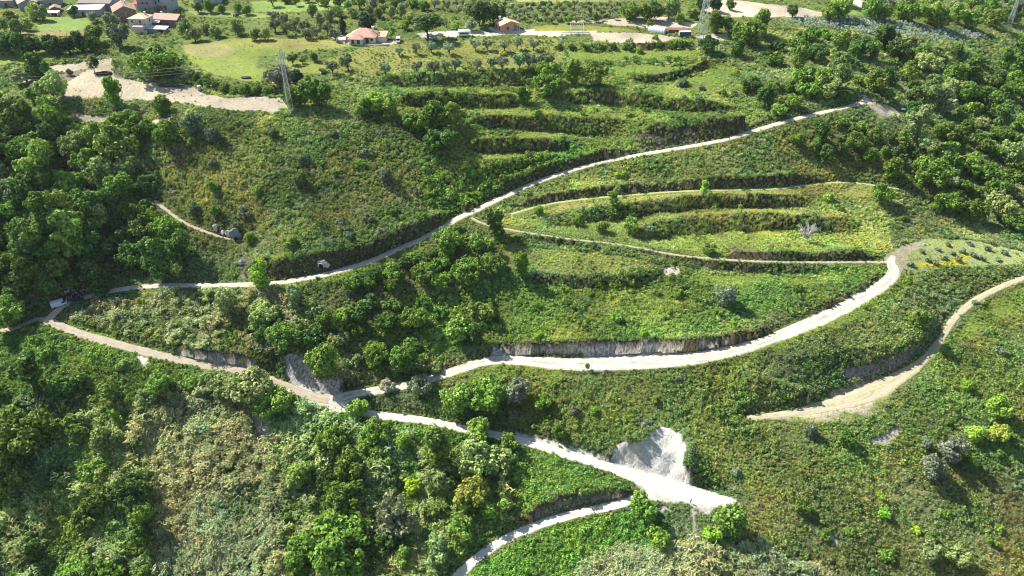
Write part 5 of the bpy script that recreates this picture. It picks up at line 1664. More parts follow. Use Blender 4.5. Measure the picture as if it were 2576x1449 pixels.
wood([(1900, 1080), (2250, 1050), (2560, 880), (2600, 1400), (1950, 1440), (1780, 1200)], 22, 12, 22, ['shrub', 'shrub', 'broad'], ['mid', 'green', 'grey', 'bright'], 'shrub', 'the right slope', 'bushes on the right slope', 1.6, 4, 13)
wood([(440, 330), (980, 330), (1060, 470), (1080, 555), (940, 630), (640, 640), (470, 560)], 34, 11, 22, ['shrub', 'shrub', 'broad'], ['dark', 'green', 'grey', 'brown', 'mid'], 'shrub', 'the hill face', 'bushes on the hill face', 1.25, 5, 14)
wood([(1070, 440), (1200, 410), (1480, 378), (1500, 388), (1340, 448), (1230, 498), (1130, 545), (1080, 520)], 10, 11, 18, ['shrub'], ['mid', 'green'], 'green bush', 'the brambles above the road', 'bushes above the upper road', 1.3, 1, 15)
wood([(1250, 940), (1700, 950), (1850, 950), (1950, 1030), (1780, 1080), (1600, 1070), (1400, 1090), (1290, 1070)], 12, 11, 20, ['shrub', 'shrub', 'broad'], ['green', 'mid', 'brown'], 'bush', 'the slope above the landing', 'bushes between white track and landing', 1.5, 2, 16)
wood([(1080, 720), (1320, 730), (1700, 720), (2180, 700), (1980, 790), (1700, 850), (1250, 860)], 14, 11, 20, ['shrub'], ['mid', 'bright', 'green'], 'bush', 'the green slope', 'bushes on the green slope', 1.6, 2, 17)
wood([(1140, 4), (1300, 8), (1440, 4), (1560, 10), (1550, 40), (1400, 52), (1290, 44), (1160, 30)], 62, 7, 10, ['olive', 'olive', 'shrub'], ['olive', 'greyolive', 'olive', 'grey'], 'small olive', 'the dense olive grove', 'olives of the dense grove', .85, 5, 18)
wood([(640, -6), (1130, -6), (1130, 14), (1000, 18), (880, 14)], 20, 11, 18, ['broad', 'olive', 'big'], ['green', 'pale', 'olive'], 'tree', 'the top edge', 'trees along the top edge', .8, 2, 19)
wood([(2080, -10), (2600, -10), (2600, 20), (2300, 18)], 16, 16, 28, ['broad', 'olive', 'big'], ['olive', 'mid', 'greyolive'], 'far tree', 'the upper right corner', 'trees in the upper right corner', .7, 2, 20)
wood([(1290, 265), (1480, 280), (1800, 210), (1900, 220), (1960, 300), (1800, 300), (1600, 320), (1300, 330)], 14, 8, 14, ['shrub'], ['green', 'grey', 'mid'], 'small bush', 'the upper terraces', 'bushes on the upper terraces', 1.5, 2, 21)

# prickly pear rows
cr = np.random.default_rng(77)
cact = []
poly = [(1928, 50), (2080, 44), (2230, 50), (2330, 68), (2462, 84), (2478, 96), (2420, 103), (2300, 99), (2180, 86), (2080, 72), (1990, 62)]
c0 = at(2100, 60)
a0 = np.array(at(2330, 84)) - np.array(c0)
a0 = a0[:2] / np.linalg.norm(a0[:2])
b0 = np.array([-a0[1], a0[0]])
for i in range(-40, 60):
    for j in range(-24, 24):
        x, y = np.array(c0)[:2] + a0 * i * 3.1 + b0 * j * 3.4 + cr.normal(0, .35, 2)
        z = float(ground_z(x, y))
        qx, qy, _ = project(np.array([x, y, z]))
        if in_poly(np.array([qx]), np.array([qy]), poly)[0]:
            cact.append((qy, x, y, z))
cact.sort(reverse=True)
for k, (qy, x, y, z) in enumerate(cact[:300]):
    plant_at(Vector((x, y, z - .05)), cr.uniform(.8, 1.2), 'cactus', 'cactus', 'pale blue green prickly pear planted in rows on the far field', 'prickly pears of the far field')
print('plants', len(PLANTED), 'cacti', len(cact))
# ---------------------------------------------------------------- small mesh builder
class MB:
    def __init__(s):
        s.V, s.F = [], []

    def box(s, c, d, rz=0.0, taper=1.0):
        x, y, z = [v / 2 for v in d]
        n = len(s.V)
        ca, sa = math.cos(rz), math.sin(rz)
        for k in (-1, 1):
            t = taper if k > 0 else 1
            for a, b in ((-1, -1), (1, -1), (1, 1), (-1, 1)):
                X, Y = a * x * t, b * y * t
                s.V.append((c[0] + X * ca - Y * sa, c[1] + X * sa + Y * ca, c[2] + k * z))
        s.F += [tuple(n + i for i in f) for f in ((3, 2, 1, 0), (4, 5, 6, 7), (0, 1, 5, 4), (1, 2, 6, 5), (2, 3, 7, 6), (3, 0, 4, 7))]
        return s

    def tube(s, path, r, sides=6):
        r = r if isinstance(r, (list, tuple)) else [r] * len(path)
        tube(s.V, s.F, path, r, sides)
        return s

    def prism(s, prof, x0, x1, axis='x'):
        """closed profile [(a,b)...] in the plane across the axis, extruded along it"""
        n = len(s.V)
        m = len(prof)
        for x in (x0, x1):
            for a, b in prof:
                s.V.append({'x': (x, a, b), 'y': (a, x, b), 'z': (a, b, x)}[axis])
        s.F.append(tuple(n + i for i in range(m))[::-1])
        s.F.append(tuple(n + m + i for i in range(m)))
        for i in range(m):
            j = (i + 1) % m
            s.F.append((n + i, n + j, n + m + j, n + m + i))
        return s

    def build(s, name, mat, parent=None, bevel=0.0, smooth=False, color=None):
        me = mesh_from(name, s.V, s.F, mat, smooth)
        bm = bmesh.new()
        bm.from_mesh(me)
        bmesh.ops.recalc_face_normals(bm, faces=bm.faces)
        if bevel:
            bmesh.ops.bevel(bm, geom=bm.edges[:], offset=bevel, segments=2, affect='EDGES', profile=.7, clamp_overlap=True)
        bm.to_mesh(me)
        bm.free()
        o = bpy.data.objects.new(name, me)
        COL.objects.link(o)
        if parent is not None:
            o.parent = parent
        if color:
            o.color = (*color, 1)
        return o


def thing(name, label, cat, loc, rz=0.0, group=None):
    o = bpy.data.objects.new(name, None)
    o.empty_display_size = .5
    COL.objects.link(o)
    o.location = loc
    o.rotation_euler = (0, 0, rz)
    o['label'] = label
    o['category'] = cat
    if group:
        o['group'] = group
    return o


def tag(o, label, cat, group=None):
    o['label'] = label
    o['category'] = cat
    if group:
        o['group'] = group
    return o


def copy_tree(o, parent=None):
    c = o.copy()
    COL.objects.link(c)
    c.parent = parent
    for ch in list(o.children):
        copy_tree(ch, c)
    return c


# ---------------------------------------------------------------- houses
def roof_mesh(kind, w, d, h, rise, over, x0=0, y0=0):
    W, D = w / 2 + over, d / 2 + over
    bm = bmesh.new()

    def P(x, y, z):
        return bm.verts.new((x + x0, y + y0, z))
    drop = rise * over / (d / 2)
    if kind == 'gable_x':
        a, b = P(-W, -D, h - drop), P(W, -D, h - drop)
        c, e = P(W, 0, h + rise), P(-W, 0, h + rise)
        f, g = P(W, D, h - drop), P(-W, D, h - drop)
        bm.faces.new((a, b, c, e)); bm.faces.new((e, c, f, g))
    elif kind == 'gable_y':
        drop = rise * over / (w / 2)
        a, b = P(-W, -D, h - drop), P(-W, D, h - drop)
        c, e = P(0, D, h + rise), P(0, -D, h + rise)
        f, g = P(W, D, h - drop), P(W, -D, h - drop)
        bm.faces.new((a, e, c, b)); bm.faces.new((e, g, f, c))
    elif kind == 'hip':
        r = max(0, (w - d) / 2) if w >= d else 0
        ry = max(0, (d - w) / 2) if d > w else 0
        a, b, c, e = P(-W, -D, h - drop), P(W, -D, h - drop), P(W, D, h - drop), P(-W, D, h - drop)
        if r > .3:
            p, q_ = P(-r, 0, h + rise), P(r, 0, h + rise)
            bm.faces.new((a, b, q_, p)); bm.faces.new((b, c, q_)); bm.faces.new((c, e, p, q_)); bm.faces.new((e, a, p))
        else:
            p = P(0, 0, h + rise)
            for u, v in ((a, b), (b, c), (c, e), (e, a)):
                bm.faces.new((u, v, p))
    elif kind == 'shed':
        a, b, c, e = P(-W, -D, h - drop * .5), P(W, -D, h - drop * .5), P(W, D, h + rise), P(-W, D, h + rise)
        bm.faces.new((a, b, c, e))
    else:
        a, b, c, e = P(-W, -D, h), P(W, -D, h), P(W, D, h), P(-W, D, h)
        bm.faces.new((a, b, c, e))
    bmesh.ops.recalc_face_normals(bm, faces=bm.faces)
    if sum(f.normal.z for f in bm.faces) < 0:
        bmesh.ops.reverse_faces(bm, faces=bm.faces)
    for f in bm.faces[:]:
        pass
    geom = bmesh.ops.extrude_face_region(bm, geom=bm.faces[:])
    for v in [g for g in geom['geom'] if isinstance(g, bmesh.types.BMVert)]:
        v.co.z += .2
    bmesh.ops.recalc_face_normals(bm, faces=bm.faces)
    me = bpy.data.meshes.new('roof')
    bm.to_mesh(me)
    bm.free()
    return me


def block(root, w, d, h, roof, rise, wall, tile, x0=0, y0=0, over=.45, wname='wall', rname='roof'):
    b = MB()
    lo = -1.6
    W, D = w / 2, d / 2
    if roof == 'gable_x':
        b.prism([(y0 - D, lo), (y0 + D, lo), (y0 + D, h), (y0, h + rise), (y0 - D, h)], x0 - W, x0 + W, 'x')
    elif roof == 'gable_y':
        b.prism([(x0 - W, lo), (x0 + W, lo), (x0 + W, h), (x0, h + rise), (x0 - W, h)], y0 - D, y0 + D, 'y')
    elif roof == 'shed':
        b.prism([(y0 - D, lo), (y0 + D, lo), (y0 + D, h + rise * .95), (y0 - D, h)], x0 - W, x0 + W, 'x')
    else:
        b.box((x0, y0, (h + lo) / 2), (w, d, h - lo))
    wo = b.build(wname, M[wall], root)
    me = roof_mesh(roof, w, d, h + .02, rise, over, x0, y0)
    me.materials.append(M[tile])
    ro = bpy.data.objects.new(rname, me)
    COL.objects.link(ro)
    ro.parent = root
    return wo, ro


def opening(root, face, u, z, ww, hh, w, d, frame='white', pane='glass', name='window', x0=0, y0=0):
    f, p = MB(), MB()
    t = .10
    if face in 'FB':
        sg = -1 if face == 'F' else 1
        c = (x0 + u, y0 + sg * (d / 2 + .03), z)
        f.box(c, (ww + .2, t, hh + .2))
        p.box((c[0], c[1] + sg * .03, z), (ww, t, hh))
    else:
        sg = -1 if face == 'L' else 1
        c = (x0 + sg * (w / 2 + .03), y0 + u, z)
        f.box(c, (t, ww + .2, hh + .2))
        p.box((c[0] + sg * .03, c[1], z), (t, ww, hh))
    o = f.build(name, M[frame], root)
    p.build('pane' if name == 'window' else 'door_leaf', M[pane], o)
    return o


def chimney(roof, x, y, z, s=.7, h=1.4, mat='offwhite'):
    c = MB().box((x, y, z), (s, s, h)).box((x, y, z + h / 2 + .1), (s * 1.5, s * 1.5, .18)).build('chimney', M[mat], roof)
    return c


def house(name, label, px, py, w, d, h, roof, rise, rot, wall, tile, wins=(), chim=None, cat='house', group=None, over=.45):
    p = at(px, py)
    r = thing(name, label, cat, p, R(rot), group)
    wo, ro = block(r, w, d, h, roof, rise, wall, tile, over=over)
    for q in wins:
        face, u, z, ww, hh = q[:5]
        kind = q[5] if len(q) > 5 else 'window'
        opening(r, face, u, z, ww, hh, w, d, *(('dark_wood', 'dark_wood', 'door') if kind == 'door' else ('offwhite', 'glass', 'window')))
    if chim:
        chimney(ro, *chim)
    return r


W2 = [('F', -2.6, 4.9, 1.0, 1.3), ('F', 1.8, 4.9, 1.0, 1.3), ('F', -2.6, 1.6, 1.0, 1.3), ('F', 1.6, 1.1, 1.1, 2.1, 'door'), ('L', 0, 4.9, 1.0, 1.3), ('R', 0, 4.9, 1.0, 1.3)]
W1 = [('F', -2.2, 1.6, 1.0, 1.2), ('F', 1.8, 1.05, 1.1, 2.0, 'door'), ('R', .5, 1.6, 1.0, 1.2)]
cream = house('plastered_house', 'cream two storey house with a pale hipped roof, nearest of the hamlet', 361, 73, 9.6, 8.5, 6.4, 'hip', 1.7, -6, 'offwhite', 'tile_cream', W2, (2.2, 1.5, 7.9))
block(cream, 5.2, 3.4, 2.9, 'shed', .8, 'offwhite', 'tile_pink', 1.5, -5.9, .3, 'annex_wall', 'annex_roof')
house('farm_house', 'low house with a broad pink tiled roof right of the cream house', 428, 62, 14.5, 8.5, 3.8, 'gable_x', 2.0, -10, 'brown_wall', 'tile_pink', W1, (-4, .8, 5.8))
house('farm_house', 'big brown gabled house with old tiles behind the cream house', 317, 45, 11.5, 15, 5.2, 'gable_y', 2.6, 28, 'brown_wall', 'tile_old', [('L', 2, 3, 1, 1.2), ('F', -2, 2, 1.2, 1.4)], (1.5, 3, 7.6))
house('farm_house', 'small house with a red lean-to roof behind the gabled house', 357, 23, 7.5, 5, 3.3, 'shed', 1.3, -14, 'offwhite', 'tile_red', [('F', 0, 1.6, 1, 1.2)])
house('town_house', 'tall grey house with a red tiled roof at the top edge', 383, 25, 10.5, 9.5, 7.2, 'hip', 2.1, -18, 'grey_plaster', 'tile_orange', [('R', -2, 4.9, 1.1, 1.4), ('R', 1, 4.9, 1.1, 1.4), ('F', -1, 4.9, 1.1, 1.4), ('F', 2, 4.9, 1.1, 1.4), ('F', 0, 1.6, 1.1, 1.4)])
house('town_house', 'tall bluish grey flat roofed block at the top edge of the hamlet', 424, 24, 8.2, 8.5, 8.2, 'flat', 0, -16, 'blue_plaster', 'white', [('F', -1.5, 5.8, 1, 1.4), ('F', 1.8, 2.2, 1, 2.0, 'door'), ('R', 0, 5.8, 1, 1.4)], over=.15)
house('wooden_barn', 'plank walled barn with a pale sheet roof right of the cream house', 388, 68, 8, 4.2, 2.9, 'shed', .8, -4, 'wood', 'sheet', [('F', 0, 1.2, 2.0, 2.2, 'door')], cat='barn')
house('low_shed', 'long low shed with corrugated sheet roof in front of the barn', 394, 80, 12.5, 3.6, 1.9, 'shed', .6, -6, 'grey_plaster', 'sheet', [('F', 3.6, .95, 2.4, 1.7, 'door')], cat='shed')
house('farm_house', 'pale roofed house at the top left corner', 17, 14, 12.5, 9, 3.8, 'gable_x', 1.8, 8, 'grey_plaster', 'tile_cream', W1)
house('farm_house', 'grey brown gabled house in the left row of the hamlet', 72, 19, 9.5, 12, 3.6, 'gable_y', 1.8, 34, 'grey_plaster', 'tile_grey', [('R', 0, 1.7, 1, 1.2)])
house('outbuilding', 'long grey outbuilding with a lean-to roof behind the small meadow', 119, 13, 15.5, 8, 3.6, 'shed', 1.2, 8, 'grey_plaster', 'tile_grey', [('F', 3.5, 1.6, 1.4, 1.2), ('F', -2.5, 1.6, 1.2, 1.2)], cat='outbuilding')
house('outbuilding', 'small brown roofed outbuilding behind the small meadow', 141, 29, 5.2, 6.5, 2.2, 'gable_y', 1.1, 26, 'brown_wall', 'tile_old', [('F', 0, 1.0, 1.2, 1.9, 'door')], cat='outbuilding')
house('low_shed', 'little white open shed on the edge of the small meadow', 134, 39, 6.6, 2.8, 1.7, 'shed', .4, 3, 'offwhite', 'sheet', [('F', 1.4, .9, 2.6, 1.4, 'door')], cat='shed')  # its dark door panel stands for the shade inside the open front
house('outbuilding', 'pale flat roofed block behind the small meadow on its right', 222, 36, 17.5, 8, 3.4, 'shed', .7, 5, 'blue_plaster', 'sheet', [('F', 5, 1.6, 1.4, 1.3), ('F', -1, 1.1, 1.3, 2.1, 'door')], cat='outbuilding')
house('farm_house', 'wide grey brown house behind the pale flat roofed block', 254, 22, 19, 11, 4.4, 'gable_x', 2.2, -4, 'grey_plaster', 'tile_grey', [('F', 6, 2, 1.1, 1.4), ('R', 1, 2, 1, 1.3)], (-4, 1, 6.4))
house('town_house', 'bluish house cut by the top edge behind the garden trees', 527, 6, 15, 9, 5, 'hip', 1.8, 4, 'blue_plaster', 'tile_grey', W2[:3])
house('farm_house', 'small orange roofed house among trees at the top right', 2170, 13, 8.5, 8, 3.2, 'gable_x', 1.9, 18, 'offwhite', 'tile_orange', W1)
canopy = thing('shelter', 'red roofed open shelter between the tall houses and the pink tiled house', 'shelter', at(399, 30), R(22))
ca = MB()
ca.box((0, 0, 2.75), (10, 3.2, .18))
ca.build('roof', M['tile_red'], canopy)
for sx in (-4.6, 0, 4.6):
    MB().box((sx, -1.4, 1.2), (.2, .2, 2.9)).build('post', M['wood'], canopy)
gw = MB().box((0, 0, .5), (6.6, .3, 2.4)).build('garden_wall', M['offwhite'])
gw.location = at(356, 85)
tag(gw, 'short beige garden wall below the cream house', 'wall')

# pink villa: main block, front wing, right lean-to and side porch
villa = thing('villa', 'pink roofed bungalow with white walls beside the yellow meadow', 'house', at(915, 104), R(-4))
_, vr = block(villa, 13.5, 10.5, 3.1, 'hip', 2.9, 'offwhite', 'tile_pink', 0, 2.5, .7)
chimney(vr, 4.6, 3.2, 5.6, .8, 1.8, 'white')
block(villa, 6.8, 5, 3.0, 'hip', 1.5, 'offwhite', 'tile_pink', -2.4, -4.2, .6, 'wing_wall', 'wing_roof')
block(villa, 4.4, 6.5, 2.4, 'shed', 1.1, 'offwhite', 'tile_orange', 9.4, 3.4, .3, 'side_wall', 'side_roof')
opening(villa, 'F', -3.8, 1.4, 1.3, 1.8, 6.8, 5, 'dark_wood', 'glass', 'window', 0, -4.2)
opening(villa, 'F', -1.0, 1.4, 1.3, 1.8, 6.8, 5, 'dark_wood', 'glass', 'window', 0, -4.2)
opening(villa, 'F', 2.6, 1.2, 1.4, 2.3, 13.5, 10.5, 'dark_wood', 'dark_wood', 'door', 0, 2.5)
opening(villa, 'F', 5.0, 1.6, 1.4, 1.3, 13.5, 10.5, 'white', 'glass', 'window', 0, 2.5)
st = MB()
for i in range(6):
    st.box((-8.2, -2.2 + i * .45, .18 + i * .32), (1.8, .5, .36 + i * .02))
st.build('stairs', M['tile_pink'], villa)
pr = MB().prism([(-8.9, 2.6), (-6.6, 3.1), (-6.6, 3.25), (-8.9, 2.75)], -1.5, 3.5, 'y')
pr.build('porch_roof', M['tile_pink'], villa)
for sy in (-1.2, 3.2):
    MB().box((-8.6, sy, 1.2), (.25, .25, 2.9)).build('post', M['offwhite'], villa)
for i, gx_ in enumerate((848.5, 855.5)):
    g_o = MB().box((0, 0, 1.3), (.55, .55, 3.2)).box((0, 0, 2.95), (.75, .75, .15)).build('gate_pillar', M['offwhite'])
    g_o.location = at(gx_, 90.5)
    tag(g_o, ('left' if i == 0 else 'right') + ' white gate pillar on the drive of the pink villa', 'pillar', 'gate pillars of the villa')
a_, b_ = at(833, 95.5), at(868, 111.5)
dw = MB()
dv = b_ - a_
dw.box((0, 0, .25), (dv.length, .25, 1.1))
dwo = dw.build('low_wall', M['concrete'])
dwo.location = (a_ + b_) / 2
dwo.rotation_euler = (0, 0, math.atan2(dv.y, dv.x))
tag(dwo, 'low concrete wall between the yellow meadow and the villa drive', 'wall')
yw = MB().box((0, 0, .2), (13, .3, 1.0)).build('low_wall', M['offwhite'])
yw.location = at(948, 115)
yw.rotation_euler = (0, 0, R(5))
tag(yw, 'low pale wall along the front yard of the pink villa', 'wall')

# salmon house with a columned porch
orange = thing('bungalow', 'salmon walled bungalow with pale orange roof and columned porch', 'house', at(1276, 73), R(22))
b = MB()
b.box((-1.7, 0, .85), (7.4, 9.2, 4.9))
b.prism([(-5.4, 3.3), (5.6, 3.3), (0.1, 5.1)], -4.55, 4.55, 'y')
b.build('wall', M['pink_wall'], orange)
me = roof_mesh('gable_y', 11.2, 9.4, 3.34, 1.85, .5)
me.materials.append(M['tile_orange'])
orf = bpy.data.objects.new('roof', me)
COL.objects.link(orf)
orf.parent = orange
chimney(orf, -3.2, 3.2, 5.4, .9, 1.5, 'white')
MB().box((0, 0, -.75), (13.5, 11.5, 1.7)).build('terrace_slab', M['concrete'], orange)
for sx, sy in ((2.8, -4.3), (4.1, -4.3), (5.3, -4.3), (5.3, -1), (5.3, 2.2), (5.3, 4.3)):
    MB().tube([(sx, sy, .05), (sx, sy, 3.35)], .2, 10).build('column', M['offwhite'], orange, smooth=True)
opening(orange, 'F', .2, 1.6, 1.2, 1.4, 7.4, 9.2, 'pink_wall', 'dark_wood', 'window', -1.7, 0)
opening(orange, 'L', -2.2, 1.25, 1.0, 2.2, 7.4, 9.2, 'pink_wall', 'dark_wood', 'door', -1.7, 0)
opening(orange, 'L', 1.8, 1.6, 1.0, 1.3, 7.4, 9.2, 'pink_wall', 'dark_wood', 'window', -1.7, 0)

# tunnel greenhouse
gh = thing('tunnel_greenhouse', 'grey white tunnel greenhouse on the clay field', 'greenhouse', at(1657, 80), R(-26))
arc = [(2.5 * math.cos(t), 2.6 * math.sin(t)) for t in np.linspace(0, math.pi, 15)]
m_ = MB()
n0 = len(arc)
prof = arc + [(a * .97, b_ * .97) for a, b_ in arc[::-1]]
m_.prism(prof, -5.6, 3.6, 'x')
m_.build('film_cover', M['film'], gh, smooth=False)
for hx in np.linspace(-5.6, 5.8, 8):
    MB().tube([(hx, a * 1.015, b_ * 1.015) for a, b_ in arc], .06, 5).build('hoop', M['steel'], gh)
MB().prism([(a * .95, b_ * .95) for a, b_ in arc], 3.5, 3.58, 'x').build('end_wall', M['sheet'], gh)
MB().box((-1, 0, .0), (9, 5, .2)).build('floor', M['concrete'], gh)
house('low_shed', 'low rusty brown shed right of the tunnel greenhouse', 1703, 80, 10, 3, 1.3, 'shed', .4, -4, 'rust', 'rust', [('F', 0, .6, 2, 1.1, 'door')], cat='shed', over=.2)
ct = thing('shipping_container', 'dark blue container with a pale roof on the clay field', 'container', at(1722, 91), R(4))
b = MB().box((0, 0, 1.25), (6.1, 2.45, 2.5))
for i in range(20):
    b.box((-2.85 + i * .3, -1.25, 1.25), (.14, .06, 2.2))
b.build('body', M['blue'], ct)
MB().box((0, 0, 2.56), (6.2, 2.55, .1)).build('roof', M['white'], ct)
for sy in (-.6, .6):
    MB().box((-3.09, sy, 1.25), (.08, 1.05, 2.2)).build('door', M['sheet'], ct)

# white steel portal frame and the lattice cage on the yellow meadow
pf = thing('steel_frame', 'bare white steel portal frame of six posts beside the clay field', 'frame', at(1448, 103), R(2))
for sx in (-7.4, 0, 7.4):
    for sy in (-1.4, 1.4):
        MB().box((sx, sy, 1.7), (.26, .26, 4.4)).build('post', M['steel_pale'], pf)
for sy in (-1.4, 1.4):
    MB().box((0, sy, 3.98), (15.2, .24, .26)).build('beam', M['steel_pale'], pf)
for sx in (-7.4, 0, 7.4):
    MB().box((sx, 0, 3.98), (.22, 2.56, .22)).build('crossbar', M['steel_pale'], pf)
MB().box((-7.9, -1.9, .8), (.9, .25, 2.4)).build('sign_panel', M['white'], pf)
cg = thing('wire_cage', 'pale lattice cage standing on the yellow meadow', 'cage', at(1451, 77), R(0))
b = MB()
for i in range(13):
    for sy in (-2, 2):
        b.box((-3.6 + i * .6, sy, 1.6), (.07, .07, 3.3))
for z in (.3, 1.2, 2.1, 3.2):
    for sy in (-2, 2):
        b.box((0, sy, z), (7.3, .06, .06))
    for sx in (-3.6, 3.6):
        b.box((sx, 0, z), (.06, 4, .06))
for i in range(7):
    b.box((-3.6 + i * 1.2, 0, 3.22), (.06, 4, .06))
b.build('lattice', M['film'], cg)
for sx in (-3.6, 3.6):
    for sy in (-2, 2):
        MB().box((sx, sy, 1.6), (.16, .16, 3.4)).build('corner_post', M['white'], cg)

# ---------------------------------------------------------------- lattice masts, poles and cables


def mast(name, label, px, py, h, b0, b1, rz, bar, arms, base_part=True):
    p = at(px, py)
    r = thing(name, label, 'pylon', p, R(rz))
    pts = [(-1, -1), (1, -1), (1, 1), (-1, 1)]

    def wdt(z):
        return (b0 + (b1 - b0) * z / h) / 2
    for a, c in pts:
        MB().tube([(a * b0 / 2, c * b0 / 2, -.6), (a * wdt(h), c * wdt(h), h)], bar * 1.15, 4).build('leg', M['steel_pale'], r)
    br = MB()
    z = 0.0
    k = 0
    while z < h - .4:
        st_ = max(1.6, wdt(z) * 2 * 1.25)
        z2 = min(h, z + st_)
        for i in range(4):
            a, c = pts[i], pts[(i + 1) % 4]
            u, v = wdt(z), wdt(z2)
            br.tube([(a[0] * u, a[1] * u, z), (c[0] * v, c[1] * v, z2)], bar * .62, 4)
            br.tube([(c[0] * u, c[1] * u, z), (a[0] * v, a[1] * v, z2)], bar * .62, 4)
            br.tube([(a[0] * v, a[1] * v, z2), (c[0] * v, c[1] * v, z2)], bar * .55, 4)
        z = z2
    br.build('lattice_bracing', M['steel_pale'], r)
    for z, ln, sd in arms:
        am = MB()
        for sy in (-1, 1):
            u = wdt(z)
            am.tube([(sd * u, sy * u, z), (sd * (u + ln), 0, z + .1)], bar * .7, 4)
            am.tube([(sd * u, sy * u, z + .9), (sd * (u + ln), 0, z + .1)], bar * .6, 4)
        ao = am.build('crossarm', M['steel_pale'], r)
        e_ = sd * (wdt(z) + ln)
        ins = MB()
        for q in range(6):
            ins.tube([(e_, 0, z - .1 - q * .2), (e_, 0, z - .2 - q * .2)], [.16, .1], 8)
        ins.build('insulator', M['film'], ao)
    if base_part:
        ft = MB()
        for a, c in pts:
            ft.box((a * b0 / 2, c * b0 / 2, -.3), (.8, .8, 1.0))
        ft.build('footing', M['concrete'], r)
    return r, p


mastL, pL = mast('lattice_mast', 'slim lattice mast standing on the front edge of the clay yard', 733, 286, 27.2, 2.2, 1.05, 24, .075, [(25.2, 1.3, 1), (24.0, 1.3, -1), (22.8, 1.3, 1)])
mast('lattice_pylon', 'tall lattice pylon cut by the top edge, right of the blue container', 1761, 121, 42, 4.4, 1.0, 10, .10, [(33, 3.2, 1), (33, 3.2, -1), (37, 2.6, 1), (37, 2.6, -1), (40.5, 2, 1)])
mast('lattice_pylon', 'pale lattice pylon near the upper right corner', 2532, 79, 20.5, 3.1, 1.1, 40, .11, [(19.4, 2.2, -1), (19.4, 2.2, 1), (14.4, 2.2, -1)])
for (px, py, h, lab) in ((297, 37, 6.5, 'thin wooden pole in front of the brown gabled house'), (326, 72, 8.8, 'wooden utility pole left of the cream house'), (799, 86, 9.4, 'grey utility pole at the corner of the yellow meadow'), (1707, 35, 5.6, 'pale utility pole behind the clay field')):
    r = thing('utility_pole', lab, 'pole', at(px, py))
    MB().tube([(0, 0, -.5), (0, 0, h)], [.17, .12], 8).build('shaft', M['wood'] if px < 500 else M['steel_pale'], r, smooth=True)
    MB().box((0, 0, h - .5), (1.4, .12, .14)).build('crossbar', M['wood'] if px < 500 else M['steel_pale'], r)
topL = pL + Vector((0, 0, 24.6))
for i, (off, lab) in enumerate(((0, 'upper'), (1, 'middle'), (2, 'lower'))):
    pa = topL + Vector((.6 - i * .6, 0, -1.2 * i))
    pb = Vector((-330, 330, 12 - 1.6 * i + (-10)))
    pts = []
    for t in np.linspace(0, 1, 40):
        q_ = pa.lerp(pb, float(t))
        q_.z -= 11 * 4 * t * (1 - t) * .55
        pts.append(tuple(q_))
    c = MB().tube(pts, .022, 4).build('power_cable', M['steel'])
    tag(c, f'{lab} of the three sagging cables running left from the slim mast', 'cable', 'cables of the slim mast')

# ---------------------------------------------------------------- vehicles


def wheel(root, x, y, r=.33, w=.22):
    t = MB().tube([(x, y - w / 2, r), (x, y + w / 2, r)], r, 16).build('wheel', M['rubber'], root, smooth=False)
    sg = -1 if y < 0 else 1
    MB().tube([(x, y + sg * (w / 2 - .02), r), (x, y + sg * (w / 2 + .02), r)], r * .6, 12).build('rim', M['steel'], t)


def vehicle(name, label, cat, prof, glass, L_, Wd, px, py, rot, col, group=None, mat='car', wx=(-.31, .31), wr=.33):
    """prof: side outline [(x,z)], glass: list of (x0,x1,z0,z1) side windows"""
    p = at(px, py)
    r = thing(name, label, cat, p + Vector((0, 0, .12)), R(rot), group)
    MB().prism(prof, -Wd / 2, Wd / 2, 'y').build('body', M[mat], r, bevel=.07, color=col)
    for sg in (-1, 1):
        for (x0, x1, z0, z1) in glass:
            MB().prism([(x0, z0), (x1, z0), (x1 - .12, z1), (x0 + .12, z1)], sg * (Wd / 2 - .03), sg * (Wd / 2 + .012), 'y').build('side_window', M['glass'], r)
        for fx in wx:
            wheel(r, fx * L_, sg * (Wd / 2 - .08), wr)
        MB().box((L_ / 2 - .02, sg * (Wd / 2 - .3), .68), (.08, .34, .17)).build('headlight', M['film'], r)
    return r


CARP = [(-2.1, .3), (2.1, .3), (2.12, .72), (1.2, .92), (.55, 1.42), (-1.15, 1.45), (-1.9, .98), (-2.12, .85)]
CARG = [(-1.35, -.2, .95, 1.33), (-.12, .85, .95, 1.33)]
VANP = [(-2.6, .35), (2.45, .35), (2.6, .95), (2.0, 1.25), (1.55, 2.15), (1.3, 2.3), (-2.55, 2.3), (-2.62, 2.1)]
VANG = [(.75, 1.85, 1.3, 2.0)]


def wind(r, x, z0, z1, w, tilt):
    MB().prism([(x, z0), (x + .05, z0), (x + .05 - tilt, z1), (x - tilt, z1)], -w / 2, w / 2, 'y').build('windscreen', M['glass'], r)


